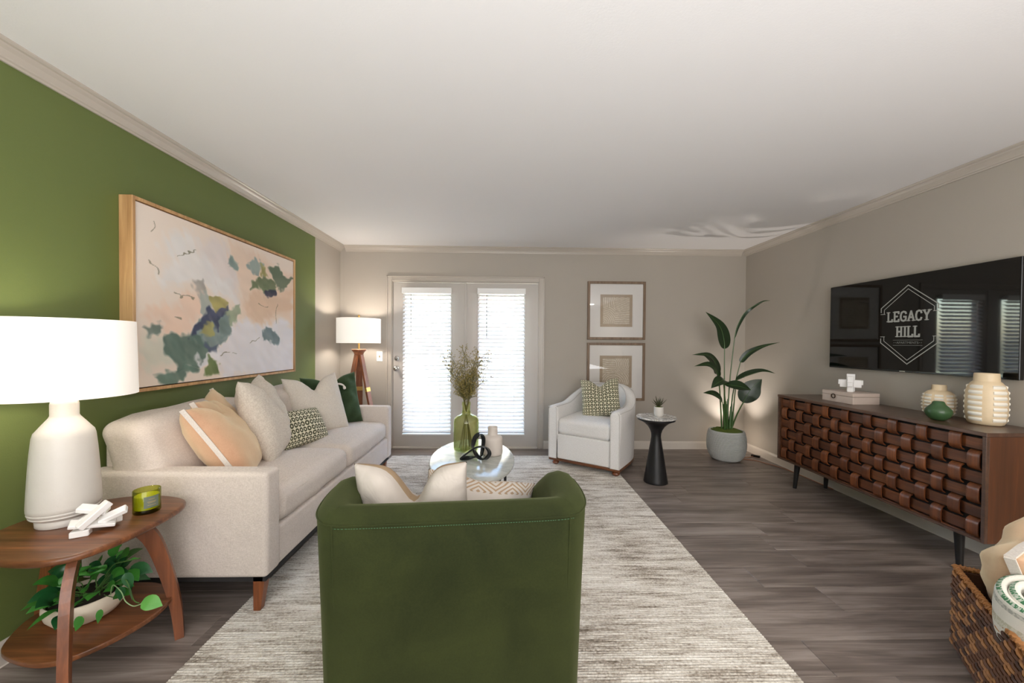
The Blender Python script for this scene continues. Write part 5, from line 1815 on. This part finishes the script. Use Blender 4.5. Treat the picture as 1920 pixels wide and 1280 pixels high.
# uplight behind the pot, and its cord
ul = thing('uplight', 'small black floor uplight glowing in the corner behind the plant pot', 'lamp', (2.70, 4.40, 0))
B().lathe([(0.0, 0), (0.045, 0), (0.047, 0.004), (0.047, 0.105), (0.044, 0.105), (0.042, 0.03), (0.0, 0.03)], 28, (2.70, 4.40, 0)).obj('can', M['black_metal'], ul)
B().lathe([(0.0, 0.035), (0.03, 0.037), (0.038, 0.052), (0.03, 0.07), (0.0, 0.076)], 20, (2.70, 4.40, 0)).obj('bulb', M['shade2'], ul)
light('uplight_beam', 'SPOT', (2.70, 4.40, 0.11), 44, (1.0, 0.91, 0.84), spot_size=math.radians(86), spot_blend=0.75, shadow_soft_size=0.02, target=(2.72, 4.42, 2.0))
cd_ = spline([(2.66, 4.37, 0.006), (2.66, 4.24, 0.006), (2.71, 4.17, 0.005), (2.79, 4.13, 0.005), (2.86, 4.00, 0.005), (2.918, 3.83, 0.005), (2.935, 3.6, 0.005), (2.94, 3.3, 0.005)], 7)
light('uplight_spill', 'POINT', (2.70, 4.40, 0.13), 1.6, (1.0, 0.84, 0.70), shadow_soft_size=0.03)
co = thing('power_cord', 'copper coloured lamp cord with black inline switch on the floor by baseboard', 'cord', (2.79, 4.13, 0))
B().tube(cd_, 0.0035, 7).obj('cable', M['cord'], co)
B().tube(spline([(2.68, 4.34, 0.006), (2.72, 4.25, 0.005), (2.80, 4.25, 0.005), (2.87, 4.285, 0.006)], 6), 0.0035, 7).obj('cable', M['cord'], co)
B(T(2.895, 4.275, 0.012) @ rotz(math.radians(-52))).box(-0.045, 0.045, -0.013, 0.013, -0.012, 0.012, ch=0.004).obj('inline_switch', M['bezel'], co, smooth=False)

# ---- sideboard with woven strap front
FXX, BX, Y0, Y1, Z0, Z1 = 2.552, 2.955, 1.943, 3.468, 0.236, 0.828
sb = thing('sideboard', 'long dark wooden sideboard with woven strap front under the television', 'sideboard', (2.75, 2.70, 0))
b = B().box(FXX-0.003, BX, Y0-0.003, Y1+0.003, Z1-0.022, Z1, ch=0.002)
b.obj('top', M['side_top'], sb, smooth=False)
B().box(FXX+0.018, BX, Y0, Y0+0.020, Z0, Z1-0.022, ch=0.001).obj('side_panel', M['side_panel'], sb, smooth=False)
B().box(FXX+0.018, BX, Y1-0.020, Y1, Z0, Z1-0.022, ch=0.001).obj('side_panel', M['side_panel'], sb, smooth=False)
B().box(FXX+0.018, BX, Y0+0.02, Y1-0.02, Z0, Z0+0.020, ch=0.001).obj('bottom', M['side_panel'], sb, smooth=False)
b = B()
b.box(FXX, FXX+0.018, Y0, Y0+0.018, Z0, Z1-0.022, ch=0.0015)
b.box(FXX, FXX+0.018, Y1-0.018, Y1, Z0, Z1-0.022, ch=0.0015)
b.box(FXX, FXX+0.018, Y0+0.018, Y1-0.018, Z0, Z0+0.014, ch=0.0015)
b.obj('front_frame', M['side_top'], sb, smooth=False)
B().box(FXX+0.040, BX-0.01, Y0+0.02, Y1-0.02, Z0+0.02, Z1-0.022).obj('backing', M['black_void'], sb, smooth=False)
nc, nr = 17, 6
iy0, iy1, iz0, iz1 = Y0+0.020, Y1-0.020, Z0+0.014, Z1-0.024
cp, rp = (iy1-iy0)/nc, (iz1-iz0)/nr
ROOTSB = ROOTS[sb.name].inverted()
vm = hm = None
me_v = me_h = me_half = None
for c in range(nc):
    yc = iy0+cp*(c+0.5)
    for r_ in range(nr):
        zc = iz1-rp*(r_+0.5)
        if (c+r_) % 2 == 1:      # upright strap passes over
            if me_v is None:
                n = 10
                pts = []
                for i in range(n+1):
                    t = -1+2*i/n
                    pts.append((0.006-0.024*max(0, 1-abs(t)**4.5)**0.8, 0, t*rp*0.57))
                o = B().ribbon(pts, (0, 1, 0), cp*0.325, 0.0065).obj('upright_strap', M['weave'], sb, local=True, angle=50)
                me_v = o.data
            else:
                o = bpy.data.objects.new('upright_strap', me_v); C.objects.link(o); o.parent = sb
            o.location = ROOTSB @ Vector((FXX+0.030, yc, zc))
        else:                    # level strap shows
            y_0, y_1 = -cp*0.80, cp*0.80
            end = c in (0, nc-1)
            if c == 0: y_0 = -cp*0.5
            if c == nc-1: y_1 = cp*0.5
            if end or me_h is None:
                n = 10
                pts = []
                for i in range(n+1):
                    yy = y_0+(y_1-y_0)*i/n
                    t = yy/(cp*0.80)
                    pts.append((0.0045-0.007*max(0, 1-abs(t)**3.5), yy, 0))
                o = B().ribbon(pts, (0, 0, 1), rp*0.325, 0.008).obj('level_strap', M['weave_h'], sb, local=True, angle=50)
                if not end: me_h = o.data
            else:
                o = bpy.data.objects.new('level_strap', me_h); C.objects.link(o); o.parent = sb
            o.location = ROOTSB @ Vector((FXX+0.030, yc, zc))
for x, y_ in ((2.640, 2.125), (2.635, 3.325), (2.905, 2.125), (2.905, 3.325)):
    dx, dy = (-0.012 if x < 2.8 else 0.0), (-0.016 if y_ < 2.5 else 0.016)
    B().tube([(x+dx, y_+dy, 0), (x, y_, Z0)], [0.014, 0.024], 20).obj('leg', M['black_wood'], sb)

# ---- things on the sideboard
ZS = Z1
bx = thing('lidded_box', 'cream lidded box with dark ring pull on the sideboard', 'box', (2.80, 3.01, ZS))
B().box(2.697, 2.910, 2.868, 3.150, ZS, ZS+0.055, ch=0.002).obj('box_body', M['box'], bx, smooth=False)
B().box(2.696, 2.911, 2.867, 3.151, ZS+0.0565, ZS+0.086, ch=0.003).obj('lid', M['box'], bx, smooth=False)
b = B(T(2.690, 3.035, ZS+0.046) @ Matrix.Rotation(PI/2, 4, 'Y'))
v, f = [], []
for i in range(24):
    a = 2*PI*i/24
    for j in range(8):
        q = 2*PI*j/8
        v.append(((0.017+0.0035*math.cos(q))*math.cos(a), (0.017+0.0035*math.cos(q))*math.sin(a), 0.0035*math.sin(q)))
for i in range(24):
    for j in range(8):
        f.append((i*8+j, ((i+1) % 24)*8+j, ((i+1) % 24)*8+(j+1) % 8, i*8+(j+1) % 8))
b.add(v, f)
b.obj('ring_pull', M['bronze'], bx)
zz = ZS+0.086
blocks('block_ornament', 'white interlocking block cross standing on the cream box', (2.800, 3.000, zz), [
    (0.0, 0.0, 0.076, 0.032, 0.150, 0.038, 0, 0, 45),
    (0.0, 0.0, 0.062, 0.150, 0.034, 0.034, 0, 0, 45),
    (0.018, 0.018, 0.0705, 0.030, 0.052, 0.141, 0, 0, 45),
    (-0.020, -0.020, 0.062, 0.030, 0.038, 0.124, 0, 0, 45),
    (0.030, -0.030, 0.066, 0.040, 0.046, 0.060, 0, 0, 45),
    (-0.030, 0.030, 0.066, 0.040, 0.046, 0.060, 0, 0, 45)], M['white_matte'])
def grid_vase(name, label, c, prof, rows, cols, off, z0, z1, gap=0.45):
    t = thing(name, label, 'vase', c, group='cream vases with pale raised bands')
    B().lathe([(r_, c[2]+h_) for r_, h_ in prof], 56, (c[0], c[1], 0)).obj('vase_body', M['vase_cream'], t)
    def rad(h_):
        best = 0
        for (r1, h1), (r2, h2) in zip(prof, prof[1:]):
            if h1 <= h_ <= h2 and h2 > h1:
                best = max(best, r1+(r2-r1)*(h_-h1)/(h2-h1))
        return best
    dz = (z1-z0)/rows
    for i in range(rows):
        h0, h1 = z0+dz*i+dz*0.14, z0+dz*(i+1)-dz*0.14
        ra, rb, rc = rad(h0), rad(h1), rad((h0+h1)/2)+0.004
        for k in range(cols):
            a0 = off+2*PI*k/cols
            a1 = a0+2*PI/cols*(1-gap)
            v, f = [], []
            n = 6
            for j in range(n+1):
                a = a0+(a1-a0)*j/n
                for r_, h_ in ((ra-0.001, h0), (rc, h0+0.3*(h1-h0)), (rc, h0+0.7*(h1-h0)), (rb-0.001, h1), (rc-0.010, (h0+h1)/2)):
                    v.append((c[0]+r_*math.cos(a), c[1]+r_*math.sin(a), c[2]+h_))
            for j in range(n):
                for q in range(5):
                    w_ = (q+1) % 5
                    f.append((j*5+q, j*5+w_, (j+1)*5+w_, (j+1)*5+q))
            f += [tuple(range(5))[::-1], tuple(n*5+q for q in range(5))]
            B().add(v, f).obj('raised_band', M['vase_white'], t, angle=50)
    return t
grid_vase('banded_vase', 'tall cream vase with white raised bands, at the sideboard near end', (2.835, 2.165, ZS),
          [(0.0, 0), (0.062, 0), (0.070, 0.006), (0.078, 0.028), (0.082, 0.06), (0.083, 0.12), (0.081, 0.19), (0.074, 0.222), (0.060, 0.246), (0.052, 0.254), (0.050, 0.296), (0.048, 0.300), (0.044, 0.297), (0.044, 0.26), (0.0, 0.25)], 7, 5, 0.35, 0.018, 0.238, 0.40)
grid_vase('banded_vase', 'short round cream vase with small raised squares behind the green pod vase', (2.845, 2.415, ZS),
          [(0.0, 0), (0.052, 0), (0.062, 0.008), (0.073, 0.035), (0.0765, 0.07), (0.0765, 0.115), (0.070, 0.145), (0.052, 0.164), (0.036, 0.170), (0.034, 0.200), (0.032, 0.204), (0.029, 0.200), (0.029, 0.175), (0.0, 0.165)], 6, 9, 0.1, 0.018, 0.150, 0.28)
gb = B().lathe([(0.0, 0), (0.026, 0), (0.036, 0.006), (0.052, 0.024), (0.0615, 0.048), (0.058, 0.066), (0.044, 0.084), (0.031, 0.098), (0.026, 0.112), (0.022, 0.116), (0.019, 0.110), (0.021, 0.095), (0.0, 0.088)], 44, (2.690, 2.285, ZS)).obj('pod_vase', M['green_ceramic'])
tag(gb, 'small squat dark green pod-shaped vase on the sideboard front', 'vase')
recenter(gb, (2.690, 2.285, ZS))

# ---- television
TX, TY0, TY1, TZ0, TZ1 = 2.917, 2.093, 3.325, 1.093, 1.799
tv = thing('television', 'large black wall-mounted television showing a hexagonal logo', 'television', (XR, (TY0+TY1)/2, TZ0))
B().box(TX+0.0015, TX+0.030, TY0, TY1, TZ0, TZ1, ch=0.002).obj('housing', M['bezel'], tv, smooth=False)
B().box(TX, TX+0.0016, TY0+0.005, TY1-0.005, TZ0+0.013, TZ1-0.005).obj('screen', M['screen'], tv, smooth=False)
B().box(TX+0.029, XR-0.012, TY0+0.45, TY1-0.45, TZ0+0.2, TZ1-0.2).obj('wall_bracket', M['bezel'], tv, smooth=False)
B().box(TX-0.001, TX+0.004, 2.695, 2.735, TZ0+0.003, TZ0+0.009).obj('badge', M['chrome'], tv, smooth=False)
def m_glow(name, c, s_):
    t = NT(name)
    t.col((0.01, 0.01, 0.01, 1))
    t.b.inputs['Emission Color'].default_value = c
    t.b.inputs['Emission Strength'].default_value = s_
    return t.m
M['logo'] = m_glow('screen_logo', rgb(150, 148, 138), 0.62)
M['logo2'] = m_glow('screen_logo_dim', rgb(120, 120, 110), 0.45)
LXs = TX-0.0004
def SP(u, v_):        # u to the viewer's right along the wall, v up
    return Vector((LXs, 2.685-u, 1.440+v_))
def stroke(b, pts, w):
    for (a, c) in zip(pts[:-1], pts[1:]):
        a, c = Vector(a), Vector(c)
        d = (c-a)
        if d.length < 1e-6: continue
        d.normalize()
        n_ = Vector((-d.y, d.x))*w/2
        a2, c2 = a-d*w*0.3, c+d*w*0.3
        b.add([SP(*(a2+n_)), SP(*(a2-n_)), SP(*(c2-n_)), SP(*(c2+n_))]+[SP(*q)+Vector((0.0003, 0, 0)) for q in (a2+n_, a2-n_, c2-n_, c2+n_)],
              [(0, 1, 2, 3), (7, 6, 5, 4), (0, 4, 5, 1), (1, 5, 6, 2), (2, 6, 7, 3), (3, 7, 4, 0)])
b = B()
hw, vt, vs_ = 0.190, 0.286, 0.132
for k, wd, in ((0.0, 0.006), (0.024, 0.004)):
    xw = hw-k
    tp = vt-k*1.15
    sh_ = vs_-k*0.55
    for sg in (1, -1):
        b = B()
        low = 0.100 if k == 0 else 0.086
        stroke(b, [(-xw, sg*low), (-xw, sg*sh_), (0, sg*tp), (xw, sg*sh_), (xw, sg*low)], wd)
        b.obj('logo_outline', M['logo'], tv, smooth=False)
for sx_ in (-1, 1):
    for sg in (1, -1):
        b = B()
        stroke(b, [(sx_*(hw-0.030), sg*0.086), (sx_*(hw+0.002), sg*0.086)] if sx_ > 0 else [(sx_*(hw+0.002), sg*0.086), (sx_*(hw-0.030), sg*0.086)], 0.004)
        b.obj('logo_outline', M['logo'], tv, smooth=False)
GL = {  # letters as strokes on a 0..1 grid, slab serifs on
 'L': ([[(0.2, 1), (0.2, 0), (0.9, 0), (0.9, 0.2)]], [(0.2, 1), (0.2, 0)]),
 'E': ([[(0.2, 1), (0.2, 0)], [(0.2, 1), (0.88, 1), (0.88, 0.82)], [(0.2, 0.52), (0.68, 0.52)], [(0.2, 0), (0.9, 0), (0.9, 0.2)]], [(0.2, 1), (0.2, 0)]),
 'G': ([[(0.88, 0.78), (0.78, 0.95), (0.5, 1), (0.22, 0.9), (0.1, 0.6), (0.1, 0.35), (0.22, 0.08), (0.5, 0), (0.78, 0.06), (0.86, 0.2), (0.86, 0.45), (0.55, 0.45)]], []),
 'A': ([[(0.1, 0), (0.5, 1), (0.9, 0)], [(0.25, 0.34), (0.75, 0.34)]], [(0.1, 0), (0.9, 0)]),
 'C': ([[(0.88, 0.75), (0.78, 0.94), (0.5, 1), (0.22, 0.9), (0.1, 0.6), (0.1, 0.38), (0.22, 0.08), (0.5, 0), (0.78, 0.06), (0.88, 0.25)]], []),
 'Y': ([[(0.1, 1), (0.5, 0.48), (0.9, 1)], [(0.5, 0.48), (0.5, 0)]], [(0.1, 1), (0.9, 1), (0.5, 0)]),
 'H': ([[(0.2, 1), (0.2, 0)], [(0.8, 1), (0.8, 0)], [(0.2, 0.5), (0.8, 0.5)]], [(0.2, 1), (0.2, 0), (0.8, 1), (0.8, 0)]),
 'I': ([[(0.5, 1), (0.5, 0)]], [(0.5, 1), (0.5, 0)]),
}
def word(s_, x0, x1, v0, v1, th, ws=None):
    ws = ws or [1]*len(s_)
    tot = sum(ws)
    x = x0
    for ch, wch in zip(s_, ws):
        cw = (x1-x0)*wch/tot
        b = B()
        lines, serifs = GL[ch]
        m_ = cw*0.06
        def Q(p):
            return (x+m_+(cw-2*m_)*p[0], v0+(v1-v0)*p[1])
        for ln in lines:
            stroke(b, [Q(p) for p in ln], th)
        for p in serifs:
            q = Q(p)
            stroke(b, [(q[0]-th*0.95, q[1]), (q[0]+th*0.95, q[1])], th*0.45)
        b.obj('letter', M['logo'], tv, smooth=False)
        x += cw
word('LEGACY', -0.146, 0.146, 0.028, 0.096, 0.0125, [0.92, 0.95, 1.05, 1.05, 1.0, 1.02])
word('HILL', -0.082, 0.082, -0.086, -0.014, 0.0130, [1.2, 0.62, 1.0, 1.0])
b = B()
stroke(b, [(-0.098, -0.112), (0.098, -0.112)], 0.003)
stroke(b, [(-0.098, -0.151), (0.098, -0.151)], 0.003)
for u in (-0.092, -0.080, -0.068, 0.068, 0.080, 0.092):
    stroke(b, [(u-0.0012, -0.1315), (u+0.0012, -0.1315)], 0.004)
b.obj('logo_rule', M['logo2'], tv, smooth=False)
cu = bpy.data.curves.new('small_lettering', 'FONT')
cu.body = 'APARTMENTS'
cu.size = 0.024
cu.align_x = 'CENTER'
cu.align_y = 'CENTER'
cu.extrude = 0.0002
cu.materials.append(M['logo2'])
tmp = bpy.data.objects.new('small_lettering', cu)
C.objects.link(tmp)
bpy.context.view_layer.update()
tm = bpy.data.meshes.new_from_object(tmp.evaluated_get(bpy.context.evaluated_depsgraph_get()))
bpy.data.objects.remove(tmp)
to = bpy.data.objects.new('small_lettering', tm)
C.objects.link(to)
to.parent = tv
R3 = Matrix(((0, 0, -1, 0), (-1, 0, 0, 0), (0, 1, 0, 0), (0, 0, 0, 1)))
to.matrix_local = ROOTS[tv.name].inverted() @ T(LXs, 2.685, 1.440-0.1315) @ R3

tv.rotation_euler = (0, 0, 0.021)

# ---- seagrass basket with cushion and rolled throw
C0 = Vector((1.965, 1.600, 0))
u1, u2 = Vector((-0.58, -0.8146, 0)), Vector((0.8146, -0.58, 0))
L1, L2, BH = 0.62, 0.40, 0.328
bk = thing('wicker_basket', 'brown woven seagrass basket holding a cushion and rolled throw, lower right', 'basket', tuple(C0+u1*L1/2+u2*L2/2))
def BP(a, c, z):
    return C0+u1*a+u2*c+Vector((0, 0, z))
b = B()
th = 0.010
out = [BP(th, th, 0), BP(L1-th, th, 0), BP(L1-th, L2-th, 0), BP(th, L2-th, 0)]
inn = [BP(th*2, th*2, 0), BP(L1-th*2, th*2, 0), BP(L1-th*2, L2-th*2, 0), BP(th*2, L2-th*2, 0)]
v = [p+Vector((0, 0, 0.002)) for p in out]+[p+Vector((0, 0, BH-0.01)) for p in out]+[p+Vector((0, 0, BH-0.01)) for p in inn]+[p+Vector((0, 0, 0.02)) for p in inn]
f = []
for k in range(3):
    for i in range(4):
        q = (i+1) % 4
        f.append((k*4+i, k*4+q, (k+1)*4+q, (k+1)*4+i))
f += [(3, 2, 1, 0), (12, 13, 14, 15)]
b.add(v, f)
b.obj('inner_wall', M['basket2'], bk, smooth=False)
rnd = random.Random(17)
nrow = 16
def strands(A, d, L, outn, per):
    res = []
    seg = L/per
    for r_ in range(nrow):
        zc = 0.012+r_*(BH-0.03)/(nrow-1)
        for k in range(per):
            s0 = (k+0.5*(r_ % 2)-0.25)*seg
            a0, a1 = max(0.0, s0-seg*0.12), min(L, s0+seg*1.12)
            if a1-a0 < 0.008: continue
            pts = []
            for i in range(5):
                t = i/4
                bl = math.sin(t*PI)
                pts.append(A+d*(a0+(a1-a0)*t)+outn*(0.003+0.008*bl)+Vector((0, 0, zc+(0.5-t)*0.016+rnd.uniform(-0.001, 0.001))))
            rr_ = rnd.uniform(0.0062, 0.0082)
            res.append((pts, [rr_*0.55, rr_, rr_*1.1, rr_, rr_*0.55]))
    return res
mats = [M['basket0'], M['basket1'], M['basket0'], M['basket2'], M['basket0'], M['basket1']]
for i, (pts, rd) in enumerate(strands(BP(0.008, 0.004, 0), u1, L1-0.016, -u2, 13)):
    B().tube(pts, rd, 5).obj('strand', mats[rnd.randrange(6)], bk)
for i, (pts, rd) in enumerate(strands(BP(0.004, 0.008, 0), u2, L2-0.016, -u1, 5)):
    B().tube(pts, rd, 5).obj('strand', mats[rnd.randrange(6)], bk)
b = B()
for A, d, L, o_ in ((BP(L1-0.004, 0.008, 0), u2, L2-0.016, u1), (BP(0.008, L2-0.004, 0), u1, L1-0.016, u2)):
    for pts, rd in strands(A, d, L, o_, 7):
        b.tube(pts, rd, 5)
b.obj('strands', M['basket0'], bk, kind='stuff')
# coiled rim
for A, d, L in ((BP(0.004, 0.004, BH), u1, L1-0.008), (BP(0.004, 0.004, BH), u2, L2-0.008), (BP(L1-0.004, 0.004, BH), u2, L2-0.008), (BP(0.004, L2-0.004, BH), u1, L1-0.008)):
    b = B().tube([A, A+d*L], 0.009, 8)
    k = 0.0
    side = d.cross(Vector((0, 0, 1)))
    pts = []
    n = int(L/0.0028)
    for i in range(n):
        a = i*0.0028
        ph = a/0.013*2*PI
        pts.append(A+d*a+side*0.0095*math.cos(ph)+Vector((0, 0, 0.0095*math.sin(ph))))
    b.tube(pts, 0.0038, 5)
    b.obj('rim', M['basket1'], bk)
cushion('throw_pillow', 'tan velvet cushion with white tape stuffed into the basket', M['tan_velvet'],
        pillow_center((2.065, 1.375, 0.395), -70, 10, -16, 0.38), 0.42, 0.38, 0.30, band=(M['cream_band'], 0.014, 'lt'), chop=0.05, seed=51, pinch=0.05, wr=0.009)
# rolled striped throw: a real spiral of thick cloth
rb = thing('rolled_throw', 'white throw rolled up, with green and grey stripes, in the basket', 'blanket', (1.835, 1.225, 0.17))
m4 = T(1.835, 1.225, 0.20) @ Matrix.Rotation(math.radians(-8), 4, 'Y') @ Matrix.Rotation(math.radians(6), 4, 'X')
v, f, uvs = [], [], []
turns, thk = 2.75, 0.030
N = 110
zs_ = [0.0, 0.02, 0.06, 0.11, 0.16, 0.21, 0.245, 0.262]
prf = [(1.0, z_) for z_ in zs_]
rows_ = []
for i in range(N+1):
    a = 2*PI*turns*i/N
    r_ = 0.022+0.033*a/(2*PI)
    col = []
    for j, (rx, z_) in enumerate([(-1, 0.0), (-1, 0.24), (-0.8, 0.256), (0, 0.264), (0.8, 0.256), (1, 0.24), (1, 0.19), (1, 0.14), (1, 0.09), (1, 0.04), (1, 0.0)]):
        rad_ = r_+rx*thk/2*0.98+0.003*math.sin(a*2.3+z_*30)
        col.append((len(v)))
        zt_ = z_+0.012*math.sin(a*1.1) if z_ > 0.2 else z_
        v.append(m4 @ Vector((rad_*math.cos(a), rad_*math.sin(a), zt_)))
        uvs.append((a*0.16, {0: 0.4}.get(j, 0.0)+ (z_*3.6 if rx > 0.9 else 1.13+0.05*rx)))
    rows_.append(col)
for i in range(N):
    for j in range(10):
        f.append((rows_[i][j], rows_[i][j+1], rows_[i+1][j+1], rows_[i+1][j]))
    f.append((rows_[i][10], rows_[i][0], rows_[i+1][0], rows_[i+1][10]))
f += [tuple(rows_[0]), tuple(rows_[N])[::-1]]
B().add(v, f, uvs).obj('cloth_roll', M['blanket'], rb, angle=70)

# ---- drop stray unused data
for me in list(bpy.data.meshes):
    if me.users == 0:
        bpy.data.meshes.remove(me)
